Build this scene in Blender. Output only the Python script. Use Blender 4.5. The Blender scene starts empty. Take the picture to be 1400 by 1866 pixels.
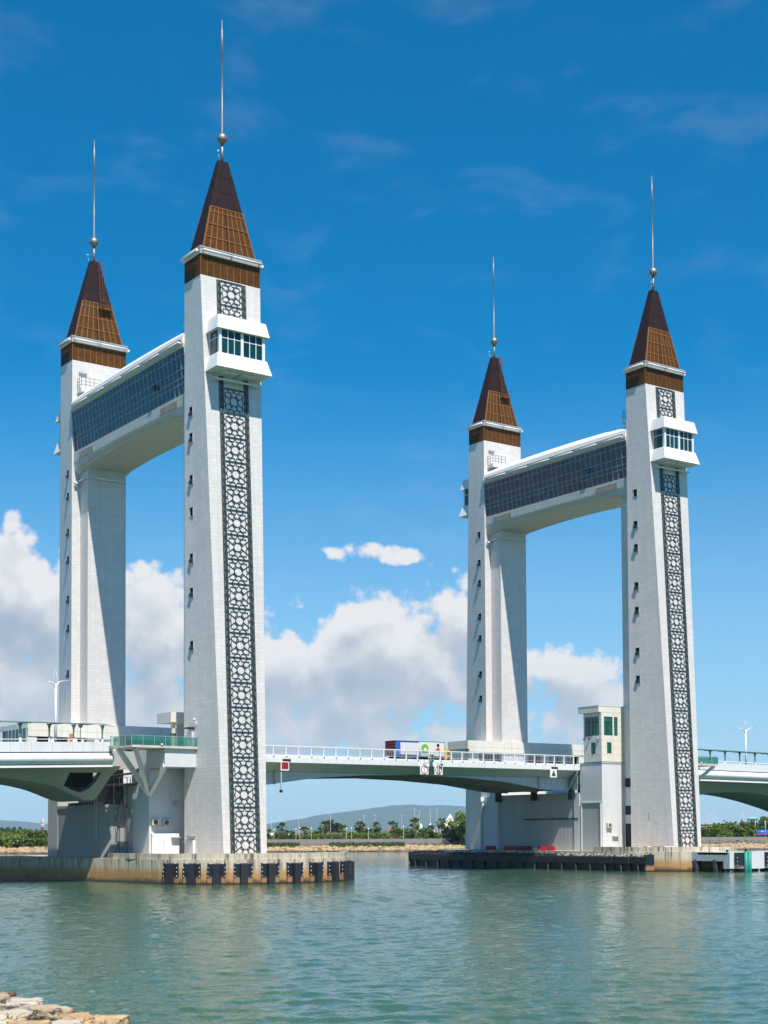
import bpy, math, random
from math import sin, cos, pi, radians
from mathutils import Vector, Matrix
from mathutils.geometry import tessellate_polygon
random.seed(7)
S = bpy.context.scene
COL = S.collection

# ------------------------------------------------------------------ camera
R_ = Vector((0.8156772, -0.57848121, -0.00549542))
V_ = Vector((-0.01905955, -0.03636631, 0.99915676))
F_ = Vector((0.57819326, 0.81488464, 0.04068876))
CAM = Vector((-81.6185, -147.233, 5.5119))
cd = bpy.data.cameras.new("camera"); cam = bpy.data.objects.new("camera", cd); COL.objects.link(cam)
m = Matrix((R_, V_, -F_)).transposed().to_4x4(); m.translation = CAM
cam.matrix_world = m
cd.sensor_fit = 'HORIZONTAL'; cd.sensor_width = 36; cd.lens = 2641.5349 / 1400 * 36
cd.shift_y = (1409.72 - 933) / 1400
cd.clip_start = 1; cd.clip_end = 30000
S.camera = cam
D0 = Vector((0.57866, 0.81556, 0)); R0 = Vector((0.81556, -0.57866, 0))

# ------------------------------------------------------------------ light
SUN = Vector((-0.253, -1.0, 1.73)).normalized()
sl = bpy.data.lights.new("sun", 'SUN'); sl.energy = 4.35; sl.angle = radians(0.55); sl.color = (1, .92, .815)
so = bpy.data.objects.new("sun", sl); COL.objects.link(so)
so.rotation_euler = (-SUN).to_track_quat('-Z', 'Y').to_euler(); so.location = SUN * 300
S.view_settings.view_transform = 'Standard'; S.view_settings.look = 'None'
S.view_settings.gamma = 1; S.view_settings.use_curve_mapping = False
S.view_settings.exposure = 0.68
S.cycles.use_denoising = True
S.cycles.max_bounces = 6; S.cycles.transparent_max_bounces = 8; S.cycles.volume_bounces = 0
S.cycles.caustics_reflective = False; S.cycles.caustics_refractive = False

class N:
    """small node-tree writer"""
    def __init__(s, nt): s.nt = nt; s.n = nt.nodes; s.l = nt.links
    def add(s, t, **k):
        x = s.n.new(t)
        for a, b in k.items(): setattr(x, a, b)
        return x
    def put(s, sock, v):
        if hasattr(v, 'is_output'): s.l.new(v, sock)
        elif v is not None: sock.default_value = v
    def math(s, op, a, b=None, c=None, clamp=False):
        x = s.add('ShaderNodeMath', operation=op, use_clamp=clamp)
        for i, v in enumerate((a, b, c)): s.put(x.inputs[i], v)
        return x.outputs[0]
    def vmath(s, op, a, b=None):
        x = s.add('ShaderNodeVectorMath', operation=op); s.put(x.inputs[0], a)
        if b is not None: s.put(x.inputs[1], b)
        return x.outputs['Value' if op in ('DOT_PRODUCT', 'LENGTH') else 'Vector']
    def comb(s, x, y, z=0.0):
        c = s.add('ShaderNodeCombineXYZ')
        for i, v in enumerate((x, y, z)): s.put(c.inputs[i], v)
        return c.outputs[0]
    def sep(s, v):
        c = s.add('ShaderNodeSeparateXYZ'); s.put(c.inputs[0], v); return c.outputs
    def mix(s, f, a, b, blend='MIX'):
        x = s.add('ShaderNodeMix', data_type='RGBA', blend_type=blend)
        s.put(x.inputs[0], f)
        for i, v in ((6, a), (7, b)): s.put(x.inputs[i], v if hasattr(v, 'is_output') else (*v, 1))
        return x.outputs[2]
    def ramp(s, f, st):
        x = s.add('ShaderNodeValToRGB'); s.put(x.inputs[0], f); e = x.color_ramp.elements
        while len(e) < len(st): e.new(.5)
        for i, (p, c) in enumerate(st):
            e[i].position = p; e[i].color = (c, c, c, 1) if not isinstance(c, tuple) else (*c, 1)
        return x.outputs[0]
    def noise(s, vec, scale, detail=4, rough=.5, dist=0, out=0, dim='3D'):
        x = s.add('ShaderNodeTexNoise', noise_dimensions=dim); s.put(x.inputs['Vector'], vec)
        x.inputs['Scale'].default_value = scale; x.inputs['Detail'].default_value = detail
        x.inputs['Roughness'].default_value = rough; x.inputs['Distortion'].default_value = dist
        return x.outputs[out]
    def smooth(s, v, a, b):
        x = s.add('ShaderNodeMapRange', interpolation_type='SMOOTHSTEP'); s.put(x.inputs[0], v)
        for i, k in ((1, a), (2, b)): s.put(x.inputs[i], k)
        return x.outputs[0]

# ------------------------------------------------------------------ sky
W = bpy.data.worlds.new("World"); S.world = W; W.use_nodes = True
W.cycles.sampling_method = 'MANUAL'; W.cycles.sample_map_resolution = 256
W.node_tree.nodes.clear(); w = N(W.node_tree)
sky = w.add('ShaderNodeTexSky', sky_type='NISHITA', sun_disc=False)
sky.sun_elevation = math.asin(SUN.z); sky.sun_rotation = math.atan2(SUN.x, SUN.y)
sky.air_density = 1.0; sky.dust_density = 0.25; sky.ozone_density = 3.0; sky.altitude = 0
hs = w.add('ShaderNodeHueSaturation'); hs.inputs['Saturation'].default_value = 1.30; hs.inputs['Value'].default_value = 1.0
hs.inputs['Hue'].default_value = .497
w.l.new(w.mix(1.0, sky.outputs[0], (.40, .82, 1.02), 'MULTIPLY'), hs.inputs['Color'])
dirv = w.add('ShaderNodeTexCoord').outputs['Generated']
el = w.math('ARCSINE', w.sep(dirv)[2])
az = w.math('ARCTAN2', w.vmath('DOT_PRODUCT', dirv, tuple(R0)), w.vmath('DOT_PRODUCT', dirv, tuple(D0)))
az = w.math('SUBTRACT', w.math('PINGPONG', w.math('ADD', az, .30), .62), .30)   # the same cloud bank all round the horizon
UV = w.comb(az, el)
def pxu(x): return math.atan((x - 700) / 2641.5)
def pxe(y): return math.atan((1517 - y) / 2700.0)
BL = [  # px centre x, y, half width, half height, weight
    (700, 1190, 210, 105, 1.0), (560, 1210, 130, 85, .95), (830, 1130, 95, 95, 1.0), (640, 1255, 260, 70, .9), (700, 1320, 360, 60, .62),
    (15, 1080, 75, 110, 1.0), (110, 1130, 130, 120, .9), (60, 1240, 190, 100, .9), (280, 1180, 120, 130, .85), (200, 1310, 300, 70, .7),
    (640, 988, 58, 13, .43), (665, 979, 34, 12, .46), (694, 974, 52, 15, .48), (736, 994, 36, 18, .45), (1030, 1240, 120, 70, .62), (1000, 1310, 220, 55, .6), (400, 1290, 160, 80, .75), (620, 1330, 420, 45, .55), (150, 1350, 300, 40, .55), (505, 1110, 40, 50, .35), (850, 1250, 150, 60, .75), (500, 1270, 130, 60, .7), (980, 1260, 90, 80, .6)]
def blobfield(x, y):
    f = None
    for bx_, by_, rx, ry, k in BL:
        dx = w.math('MULTIPLY', w.math('SUBTRACT', x, pxu(bx_)), 2641.5 / rx)
        dy = w.math('MULTIPLY', w.math('SUBTRACT', y, pxe(by_)), 2641.5 / ry)
        r2 = w.math('MULTIPLY_ADD', dx, dx, w.math('MULTIPLY', dy, dy))
        q = w.math('SUBTRACT', k, w.math('MULTIPLY', r2, k * .62))
        f = q if f is None else w.math('SMOOTH_MAX', f, q, .25)
    return w.math('MAXIMUM', f, -1.5)
def voro(v, sc, det):
    vo = w.add('ShaderNodeTexVoronoi', feature='SMOOTH_F1', voronoi_dimensions='2D'); w.put(vo.inputs['Vector'], v)
    vo.inputs['Scale'].default_value = sc; vo.inputs['Detail'].default_value = det; vo.inputs['Roughness'].default_value = .5; vo.inputs['Smoothness'].default_value = .5
    return w.math('SUBTRACT', .60, vo.outputs['Distance'])
def smoothpart(v):   # large billows: what the light and shade follow
    wv = w.noise(v, 14, 2, .5, out=1, dim='2D')
    v2 = w.vmath('ADD', v, w.vmath('MULTIPLY', w.vmath('SUBTRACT', wv, (.5, .5, .5)), (.034, .022, 0)))
    x, y, _ = w.sep(v2)
    n = w.math('SUBTRACT', w.noise(v2, 15, 2, .5, dim='2D'), .5)
    return w.math('ADD', blobfield(x, y), w.math('MULTIPLY_ADD', voro(v2, 21, 1), .55, w.math('MULTIPLY', n, 1.0)))
fs = smoothpart(UV); fs2 = smoothpart(w.vmath('ADD', UV, (.003, .017, 0)))
fine = w.math('MULTIPLY_ADD', voro(UV, 75, 2), .36, w.math('MULTIPLY', w.math('SUBTRACT', w.noise(UV, 48, 6, .6, dim='2D'), .5), .62))
fa = w.math('ADD', fs, fine)
alpha = w.smooth(fa, .14, .47)
lit = w.math('MULTIPLY_ADD', w.math('SUBTRACT', fs, fs2), 1.15, .50)
lit = w.math('ADD', lit, w.math('MULTIPLY', fine, .60))
lit = w.math('ADD', lit, w.math('MULTIPLY', w.math('SUBTRACT', .62, w.smooth(fs, .3, 1.35)), .35), clamp=True)
ccol = w.ramp(lit, [(.08, (3.1, 3.65, 4.5)), (.45, (4.1, 4.45, 5.0)), (.72, (5.5, 5.6, 5.8)), (1, (6.7, 6.6, 6.6))])
ccol = w.mix(w.math('MULTIPLY', w.math('SUBTRACT', 1, w.smooth(el, .04, .135)), .55), ccol, (3.5, 4.3, 5.3))
# thin cirrus streaks high up
cv = w.vmath('MULTIPLY', w.vmath('ADD', UV, w.vmath('MULTIPLY', w.noise(UV, 6, 3, .5, out=1, dim='2D'), (.05, .05, 0))), (9, 26, 1))
ci = w.smooth(w.noise(cv, 1.0, 5, .6, dim='2D'), .50, .85)
ci = w.math('MULTIPLY', ci, w.math('MULTIPLY', w.smooth(el, .08, .2), .075))
c1 = w.mix(ci, hs.outputs[0], (5.0, 5.6, 6.5))
hz = w.math('MULTIPLY', w.math('SUBTRACT', 1, w.smooth(el, -.02, .33)), .80)
c1 = w.mix(hz, c1, (3.9, 5.2, 6.8))
alpha = w.math('MULTIPLY', alpha, w.smooth(el, .012, .06))
c2 = w.mix(w.math('MULTIPLY', alpha, .93), c1, ccol)
bg = w.add('ShaderNodeBackground'); w.l.new(c2, bg.inputs[0]); bg.inputs[1].default_value = 0.083
wo = w.add('ShaderNodeOutputWorld'); w.l.new(bg.outputs[0], wo.inputs[0])

# ------------------------------------------------------------------ materials
MT = {}
def mat(name, col, rough=.6, metal=0, spec=.5, fn=None, alpha=None, emit=None):
    if name in MT: return MT[name]
    M = bpy.data.materials.new(name); M.use_nodes = True; MT[name] = M
    n = N(M.node_tree); b = M.node_tree.nodes['Principled BSDF']
    b.inputs['Base Color'].default_value = (*col, 1); b.inputs['Roughness'].default_value = rough
    b.inputs['Metallic'].default_value = metal; b.inputs['Specular IOR Level'].default_value = spec
    if alpha is not None: b.inputs['Alpha'].default_value = alpha
    if fn: fn(n, b)
    return M
def bump(n, b, h, strength=.4, dist=.02):
    x = n.add('ShaderNodeBump'); x.inputs['Strength'].default_value = strength; x.inputs['Distance'].default_value = dist
    n.put(x.inputs['Height'], h); n.l.new(x.outputs[0], b.inputs['Normal'])
def uvc(n): return n.add('ShaderNodeTexCoord').outputs['UV']
def obc(n): return n.add('ShaderNodeTexCoord').outputs['Object']
def pos(n): return n.add('ShaderNodeNewGeometry').outputs['Position']
def f_dirty(c, amt=.25, sc=.6, streak=True, tint=(.35, .30, .25)):
    def fn(n, b):
        p = pos(n)
        a = n.noise(n.vmath('MULTIPLY', p, (1, 1, .18)) if streak else p, sc, 5, .6)
        a2 = n.noise(p, sc * 6, 3, .5)
        k = n.math('MULTIPLY', n.smooth(n.math('ADD', a, n.math('MULTIPLY', n.math('SUBTRACT', a2, .5), .3)), .45, .8), amt)
        n.put(b.inputs['Base Color'], n.mix(k, c, tuple(x * t for x, t in zip(c, tint))))
        n.put(b.inputs['Roughness'], n.math('MULTIPLY_ADD', a2, .2, .45))
        bump(n, b, a2, .12, .02)
    return fn
def f_tile(tw, thh, c1, c2, mc, mort=.013, stain=True):
    def fn(n, b):
        br = n.add('ShaderNodeTexBrick'); br.offset = 0; br.squash = 1
        n.put(br.inputs['Vector'], uvc(n)); br.inputs['Scale'].default_value = 1
        br.inputs['Brick Width'].default_value = tw; br.inputs['Row Height'].default_value = thh
        br.inputs['Mortar Size'].default_value = mort; br.inputs['Mortar Smooth'].default_value = .2
        br.inputs['Color1'].default_value = (*c1, 1); br.inputs['Color2'].default_value = (*c2, 1); br.inputs['Mortar'].default_value = (*mc, 1)
        p = pos(n)
        a = n.noise(n.vmath('MULTIPLY', p, (1, 1, .12)), .55, 5, .6)
        g = n.noise(p, 3.5, 3, .6)
        k = n.math('MULTIPLY', n.smooth(n.math('ADD', a, n.math('MULTIPLY', n.math('SUBTRACT', n.noise(n.vmath('MULTIPLY', p, (1, 1, .035)), 2.2, 3, .6), .5), .5)), .42, .75), .30)
        c = n.mix(k, br.outputs['Color'], tuple(x * .72 for x in c1))
        if stain:
            base = n.math('SUBTRACT', 1, n.smooth(n.sep(p)[2], 3, 14))
            k2 = n.math('MULTIPLY', base, n.smooth(n.noise(n.vmath('MULTIPLY', p, (1, 1, .1)), 1.4, 4, .6), .4, .8))
            c = n.mix(n.math('MULTIPLY', k2, .45), c, (.44, .36, .30))
        n.put(b.inputs['Base Color'], c)
        n.put(b.inputs['Roughness'], n.math('MULTIPLY_ADD', g, .25, .3))
        bump(n, b, br.outputs['Fac'], -.35, .02)
    return fn
def f_grid(c, lines, sc, dark, amt=.5):
    # fine horizontal slats as relief
    def fn(n, b):
        z = n.sep(uvc(n))[1]
        s = n.math('SINE', n.math('MULTIPLY', z, 2 * pi / sc))
        g = n.noise(pos(n), 1.1, 5, .6)
        c0 = n.mix(n.smooth(g, .3, .75), c, tuple(x * .62 for x in c))
        n.put(b.inputs['Base Color'], n.mix(n.math('MULTIPLY', n.smooth(s, .2, .9), amt), c0, dark))
        bump(n, b, s, .5, .03)
    return fn
def f_glass(c):
    def fn(n, b):
        o = n.add('ShaderNodeObjectInfo').outputs['Random']
        n.put(b.inputs['Base Color'], n.mix(o, c, tuple(x * .45 for x in c)))
        bump(n, b, n.noise(pos(n), .5, 2, .5), .03, .3)
    return fn
def f_caisson(n, b):
    p = pos(n); z = n.sep(p)[2]
    a = n.noise(n.vmath('MULTIPLY', p, (1, 1, .10)), 1.5, 6, .65)
    g = n.noise(p, 4, 4, .6)
    zz = n.math('ADD', z, n.math('MULTIPLY', n.math('SUBTRACT', n.noise(p, .8, 4, .6), .5), .9))
    c = n.mix(n.smooth(a, .42, .72), (.60, .53, .41), (.32, .27, .20))
    c = n.mix(n.math('MULTIPLY', n.smooth(n.noise(n.vmath('MULTIPLY', p, (1, 1, .05)), 3.0, 4, .7), .53, .63), n.math('MULTIPLY', n.smooth(z, .9, 2.3), .85)), c, (.06, .05, .045))
    rust = n.math('SUBTRACT', 1, n.smooth(zz, 1.0, 2.1))
    c = n.mix(n.math('MULTIPLY', rust, .85), c, (.44, .215, .055))
    wet = n.math('SUBTRACT', 1, n.smooth(zz, .15, .75))
    c = n.mix(n.math('MULTIPLY', wet, .9), c, (.10, .055, .025))
    alg = n.math('SUBTRACT', 1, n.smooth(z, .05, .32))
    c = n.mix(n.math('MULTIPLY', alg, .8), c, (.018, .02, .012))
    n.put(b.inputs['Base Color'], c); n.put(b.inputs['Roughness'], n.math('MULTIPLY_ADD', n.smooth(z, .1, .8), .5, .3))
    bump(n, b, g, .5, .05)
def f_fender(n, b):
    p = pos(n); z = n.sep(p)[2]
    zz = n.math('ADD', z, n.math('MULTIPLY', n.math('SUBTRACT', n.noise(p, 1.6, 4, .6), .5), .7))
    c = n.mix(n.math('SUBTRACT', 1, n.smooth(zz, .55, .95)), (.012, .017, .026), (.33, .19, .10))
    c = n.mix(n.math('SUBTRACT', 1, n.smooth(z, .05, .3)), c, (.03, .02, .012))
    n.put(b.inputs['Base Color'], c)
def f_border(n, b):
    v = uvc(n); x, y, _ = n.sep(v)
    s = n.math('SINE', n.math('ADD', n.math('MULTIPLY', y, 6.6), n.math('MULTIPLY', n.math('SINE', n.math('MULTIPLY', x, 6)), 1.2)))
    t = n.math('ABSOLUTE', n.math('SUBTRACT', n.math('FRACT', n.math('ADD', n.math('MULTIPLY', x, 1.9), n.math('MULTIPLY', s, .22))), .5))
    k = n.math('SUBTRACT', 1, n.smooth(t, .03, .16))
    k = n.math('MULTIPLY', k, n.smooth(n.noise(v, 5, 3, .6), .35, .6))
    n.put(b.inputs['Base Color'], n.mix(k, (.022, .034, .036), (.20, .25, .235)))
    bump(n, b, k, .5, .03)
def f_leaf(c1, c2):
    def fn(n, b):
        a = n.noise(pos(n), .9, 3, .6)
        r = n.add('ShaderNodeObjectInfo').outputs['Random']
        n.put(b.inputs['Base Color'], n.mix(n.smooth(n.math('ADD', a, n.math('MULTIPLY', n.math('SUBTRACT', r, .5), .3)), .35, .68), c1, c2))
        tr = n.add('ShaderNodeBsdfTranslucent'); n.l.new(b.inputs['Base Color'].links[0].from_socket, tr.inputs[0])
        mx = n.add('ShaderNodeMixShader'); mx.inputs[0].default_value = .45
        n.l.new(b.outputs[0], mx.inputs[1]); n.l.new(tr.outputs[0], mx.inputs[2])
        n.l.new(mx.outputs[0], [q for q in n.n if q.type == 'OUTPUT_MATERIAL'][0].inputs[0])
    return fn
def f_rock(c1, c2):
    def fn(n, b):
        o = obc(n); a = n.noise(o, 1.2, 6, .65); g = n.noise(o, 7, 5, .65)
        r = n.add('ShaderNodeObjectInfo').outputs['Random']
        c = n.mix(n.smooth(n.math('ADD', a, n.math('MULTIPLY', n.math('SUBTRACT', r, .5), .4)), .35, .7), c1, c2)
        vo = n.add('ShaderNodeTexVoronoi', feature='DISTANCE_TO_EDGE'); n.put(vo.inputs['Vector'], n.vmath('ADD', o, n.vmath('MULTIPLY', n.noise(o, 2, 3, .5, out=1), (.6, .6, .6)))); vo.inputs['Scale'].default_value = .9
        cr = n.math('SUBTRACT', 1, n.smooth(vo.outputs['Distance'], .0, .035))
        c = n.mix(n.math('MULTIPLY', cr, .6), c, tuple(x * .35 for x in c2))
        c = n.mix(n.math('MULTIPLY', n.smooth(g, .5, .8), .35), c, tuple(x * .5 for x in c2))
        wet = n.math('SUBTRACT', 1, n.smooth(n.math('ADD', n.sep(pos(n))[2], n.math('MULTIPLY', n.math('SUBTRACT', g, .5), .4)), .12, .5))
        c = n.mix(n.math('MULTIPLY', wet, .85), c, (.035, .032, .02))
        n.put(b.inputs['Base Color'], c); bump(n, b, n.math('SUBTRACT', n.math('ADD', g, a), n.math('MULTIPLY', cr, .4)), .8, .1)
    return fn
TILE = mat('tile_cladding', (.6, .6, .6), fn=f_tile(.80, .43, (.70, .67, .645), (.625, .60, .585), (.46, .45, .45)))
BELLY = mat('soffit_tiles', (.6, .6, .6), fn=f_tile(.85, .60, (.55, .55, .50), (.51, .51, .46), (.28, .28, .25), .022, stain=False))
WPAN = mat('white_painted_panel', (.7, .71, .72), .4, fn=f_dirty((.70, .71, .72), .22, .5))
WHITE = mat('white_paint', (.76, .76, .75), .4, fn=f_dirty((.76, .76, .75), .15, .4))
GAL = mat('gallery_white', (.78, .78, .76), .4, fn=f_tile(1.4, .85, (.78, .78, .77), (.76, .76, .75), (.58, .58, .57), .012, False))
CREAM = mat('cream_panel', (.66, .64, .56), .5, fn=f_dirty((.70, .68, .60), .25, .8))
CJOINT = mat('panel_joint', (.28, .28, .26), .8)
COP = mat('copper_screen', (.11, .048, .012), .6, spec=.1, fn=f_grid((.122, .053, .012), 0, .16, (.05, .019, .006), .7))
COPF = mat('copper_frame', (.25, .105, .035), .5, spec=.15, fn=f_dirty((.26, .108, .036), .3, 2))
ROOF = mat('dark_copper_sheet', (.027, .016, .017), .6, 0, .08, fn=f_dirty((.027, .0155, .0165), .5, 1.5, tint=(1.6, 1.45, 1.5)))
STEEL = mat('stainless_steel', (.3, .27, .24), .33, .85, fn=f_dirty((.30, .265, .235), .4, 1.5))
GALV = mat('galvanised_steel', (.42, .43, .44), .5, .3, fn=f_dirty((.42, .43, .44), .4, 2))
LGLASS = mat('blue_tinted_glass', (.008, .03, .05), .05, 0, .35, fn=f_glass((.008, .056, .110)))
GGLASS = mat('teal_glass', (.0, .16, .13), .08, 0, .7, fn=f_glass((.006, .15, .125)))
DGLASS = mat('dark_glass', (.01, .02, .022), .08, 0, .5, fn=f_glass((.006, .060, .070)))
RGLASS = mat('green_rail_glass', (.02, .22, .17), .05, 0, .6, alpha=.5)
CGLASS = mat('green_roof_glass', (.10, .28, .25), .1, 0, .6, alpha=.7)
MULL = mat('mullion_grey', (.38, .42, .45), .4, fn=f_dirty((.40, .44, .47), .2, 2))
LAT = mat('lattice_iron', (.022, .034, .036), .45, .2, fn=f_dirty((.024, .036, .038), .4, 2, tint=(2, 2, 2)))
LATB = mat('lattice_border_pattern', (.03, .04, .04), .5, fn=f_border)
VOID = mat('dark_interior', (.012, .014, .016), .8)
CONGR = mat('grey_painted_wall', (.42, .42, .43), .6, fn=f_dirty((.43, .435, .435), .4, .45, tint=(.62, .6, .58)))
APPR = mat('approach_concrete', (.28, .31, .26), .7, fn=f_dirty((.28, .31, .265), .45, .35, tint=(.65, .65, .6)))
GFACE = mat('girder_face_paint', (.45, .52, .55), .5, fn=f_dirty((.46, .53, .56), .3, .6, tint=(.7, .72, .7)))
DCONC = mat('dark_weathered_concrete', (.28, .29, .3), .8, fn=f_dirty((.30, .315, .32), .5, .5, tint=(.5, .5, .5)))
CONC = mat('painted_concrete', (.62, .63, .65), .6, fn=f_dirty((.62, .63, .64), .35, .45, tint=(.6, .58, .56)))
CONG = mat('grey_concrete', (.4, .41, .42), .7, fn=f_dirty((.42, .43, .43), .5, .45, tint=(.55, .52, .5)))
GIRD = mat('girder_bounce_tint', (.4, .45, .44), .5, fn=f_dirty((.40, .455, .45), .35, .6, tint=(.7, .72, .7)))  # green tint puts light bounced off the water into the overhang colour
DSTEEL = mat('dark_girder_steel', (.2, .22, .23), .6, fn=f_dirty((.24, .265, .27), .4, .8))
CAIS = mat('stained_caisson_concrete', (.4, .36, .3), .8, fn=f_caisson)
FEND = mat('black_fender', (.012, .016, .024), .4, fn=f_fender)
BLACK = mat('black_rubber', (.015, .015, .018), .6, fn=f_dirty((.016, .017, .021), .5, 1, tint=(2, 2, 2)))
BOLT = mat('bolt_plastic', (.5, .5, .48), .5)
HATCH = mat('louvre_brown', (.32, .28, .25), .6, fn=f_grid((.34, .30, .27), 0, .12, (.2, .18, .17), .4))
GRNST = mat('green_painted_steel', (.16, .30, .25), .5, fn=f_dirty((.17, .31, .26), .3, 2))
RED = mat('red_plastic', (.36, .015, .02), .5, spec=.3, fn=f_dirty((.38, .016, .022), .3, 2))
SRED = mat('sign_red', (.30, .008, .018), .5); SGREEN = mat('sign_green', (.01, .10, .085), .5)
RINGR = mat('ring_red', (.55, .03, .06), .5); SWHITE = mat('sign_white', (.78, .78, .76), .5)
GREYP = mat('grey_blue_bar', (.38, .42, .46), .5); YEL = mat('yellow_paint', (.80, .42, .01), .4)
BLUE = mat('blue_paint', (.01, .13, .48), .4); TRED = mat('container_red', (.20, .018, .02), .5, fn=f_grid((.21, .02, .022), 0, .4, (.09, .01, .01), .5))
LIME = mat('lime_green', (.16, .42, .04), .5); TIRE = mat('tyre_rubber', (.02, .02, .02), .8)
TEAL = mat('teal_pile_paint', (.0, .22, .19), .4, fn=f_dirty((.005, .24, .20), .4, 1.5))
JET = mat('grey_jetty_concrete', (.33, .36, .40), .7, fn=f_dirty((.50, .53, .57), .35, .7))
PWH = mat('white_panel_plastic', (.66, .66, .69), .5, fn=f_dirty((.66, .66, .69), .25, 1))
ORNG = mat('orange_board', (.55, .22, .08), .6); CABN = mat('cabinet_cream', (.6, .57, .48), .5); FAN = mat('fan_grille', (.10, .085, .07), .6)
ASPH = mat('asphalt', (.05, .05, .05), .85, fn=f_dirty((.055, .055, .056), .4, 1))
SLABC = mat('weathered_slab', (.55, .50, .43), .7, fn=f_dirty((.60, .55, .47), .5, 1.2, tint=(.6, .5, .4)))

# ------------------------------------------------------------------ mesh helper
class MB:
    def __init__(s): s.v = []; s.f = []; s.uv = []; s.sm = []
    def face(s, pts, uv=None, sm=False):
        i = len(s.v); s.v += [tuple(p) for p in pts]; s.f.append(tuple(range(i, i + len(pts)))); s.uv.append(uv); s.sm.append(sm); return s
    def box(s, x0, x1, y0, y1, z0, z1):
        P = [(x, y, z) for z in (z0, z1) for y in (y0, y1) for x in (x0, x1)]
        return s.hexa(P)
    def hexa(s, P):
        # P order: (x,y,z) bits x fastest
        for q in ((0, 2, 3, 1), (4, 5, 7, 6), (0, 1, 5, 4), (2, 6, 7, 3), (0, 4, 6, 2), (1, 3, 7, 5)): s.face([P[i] for i in q])
        return s
    def bar(s, a, b, w, h=None, up=(0, 0, 1)):
        a, b = Vector(a), Vector(b); h = h or w; d = (b - a)
        if d.length < 1e-6: return s
        d.normalize(); u = Vector(up)
        if abs(d.dot(u)) > .97: u = Vector((1, 0, 0))
        sd = d.cross(u).normalized() * (w / 2); t = sd.cross(d).normalized() * (h / 2)
        return s.hexa([a - sd - t, a + sd - t, b - sd - t, b + sd - t, a - sd + t, a + sd + t, b - sd + t, b + sd + t])
    def tube(s, path, r, n=8, cap=True):
        path = [Vector(p) for p in path]; rs = r if isinstance(r, (list, tuple)) else [r] * len(path); rings = []
        for i, p in enumerate(path):
            d = (path[min(i + 1, len(path) - 1)] - path[max(i - 1, 0)]).normalized()
            u = Vector((0, 0, 1)) if abs(d.z) < .95 else Vector((1, 0, 0))
            e = d.cross(u).normalized(); g = e.cross(d)
            rings.append([p + (e * cos(2 * pi * k / n) + g * sin(2 * pi * k / n)) * rs[i] for k in range(n)])
        for i in range(len(path) - 1):
            for k in range(n):
                s.face([rings[i][k], rings[i][(k + 1) % n], rings[i + 1][(k + 1) % n], rings[i + 1][k]], sm=True)
        if cap:
            s.face(rings[0][::-1]); s.face(rings[-1])
        return s
    def sphere(s, c, r, n=16, m=10, sz=1):
        c = Vector(c)
        P = lambda i, j: c + Vector((r * sin(pi * i / m) * cos(2 * pi * j / n), r * sin(pi * i / m) * sin(2 * pi * j / n), r * sz * cos(pi * i / m)))
        for i in range(m):
            for j in range(n):
                if i == 0: s.face([P(0, 0), P(1, j), P(1, j + 1)], sm=True)
                elif i == m - 1: s.face([P(i, j), P(m, 0), P(i, j + 1)], sm=True)
                else: s.face([P(i, j), P(i + 1, j), P(i + 1, j + 1), P(i, j + 1)], sm=True)
        return s
    def prism(s, poly, z0, z1, top=True, bot=True):
        # vertical extrusion of counter-clockwise plan polygon
        n = len(poly)
        for i in range(n):
            a, b = poly[i], poly[(i + 1) % n]
            s.face([(*a, z0), (*b, z0), (*b, z1), (*a, z1)])
        if top: s.face([(*p, z1) for p in poly])
        if bot: s.face([(*p, z0) for p in poly[::-1]])
        return s
    def loft(s, rings, closed=True, caps=True, sm=False):
        n = len(rings[0])
        for i in range(len(rings) - 1):
            for k in range(n if closed else n - 1):
                s.face([rings[i][k], rings[i][(k + 1) % n], rings[i + 1][(k + 1) % n], rings[i + 1][k]], sm=sm)
        if caps: s.face(rings[0][::-1]); s.face(rings[-1])
        return s
    def mesh(s, name, mt, sx=1, sy=1, dx=0):
        me = bpy.data.meshes.new(name); fl = (sx * sy < 0)
        me.from_pydata([(sx * x, sy * y, z) for x, y, z in s.v], [], [f[::-1] for f in s.f] if fl else s.f)
        ul = me.uv_layers.new(name='UV')
        for p, u, smf in zip(me.polygons, s.uv, s.sm):
            p.use_smooth = smf
            nn = p.normal; ax, ay_, az_ = abs(nn.x), abs(nn.y), abs(nn.z)
            for k, li in enumerate(p.loop_indices):
                if u is not None:
                    ul.data[li].uv = u[::-1][k] if fl else u[k]; continue
                c = me.vertices[me.loops[li].vertex_index].co
                ul.data[li].uv = (c.x, c.y) if az_ > max(ax, ay_) else ((c.x, c.z) if ay_ >= ax else (c.y, c.z))
        if any(s.sm):
            import numpy as _n
            bm = __import__('bmesh').new(); bm.from_mesh(me)
            __import__('bmesh').ops.remove_doubles(bm, verts=bm.verts, dist=1e-4); bm.to_mesh(me); bm.free()
        me.materials.append(mt); return me
    def ob(s, name, mt, parent=None, sx=1, sy=1, loc=(0, 0, 0)):
        o = bpy.data.objects.new(name, s.mesh(name, mt, sx, sy)); COL.objects.link(o); o.location = loc
        if parent: o.parent = parent
        return o
def inst(name, me, parent=None, loc=(0, 0, 0), rot=(0, 0, 0), scale=None):
    o = bpy.data.objects.new(name, me); COL.objects.link(o); o.location = loc; o.rotation_euler = rot
    if scale: o.scale = scale
    if parent: o.parent = parent
    return o
def tag(o, label, cat, group=None):
    o['label'] = label; o['category'] = cat
    if group: o['group'] = group
    return o
def thing(name, label, cat, loc=(0, 0, 0), group=None, rz=0):
    o = bpy.data.objects.new(name, None); COL.objects.link(o); o.location = loc; o.rotation_euler = (0, 0, rz)
    o.empty_display_size = .5
    return tag(o, label, cat, group)
def copytree(o, parent=None):
    c = o.copy(); COL.objects.link(c)
    if parent: c.parent = parent
    for ch in list(o.children): copytree(ch, c)
    return c
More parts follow.
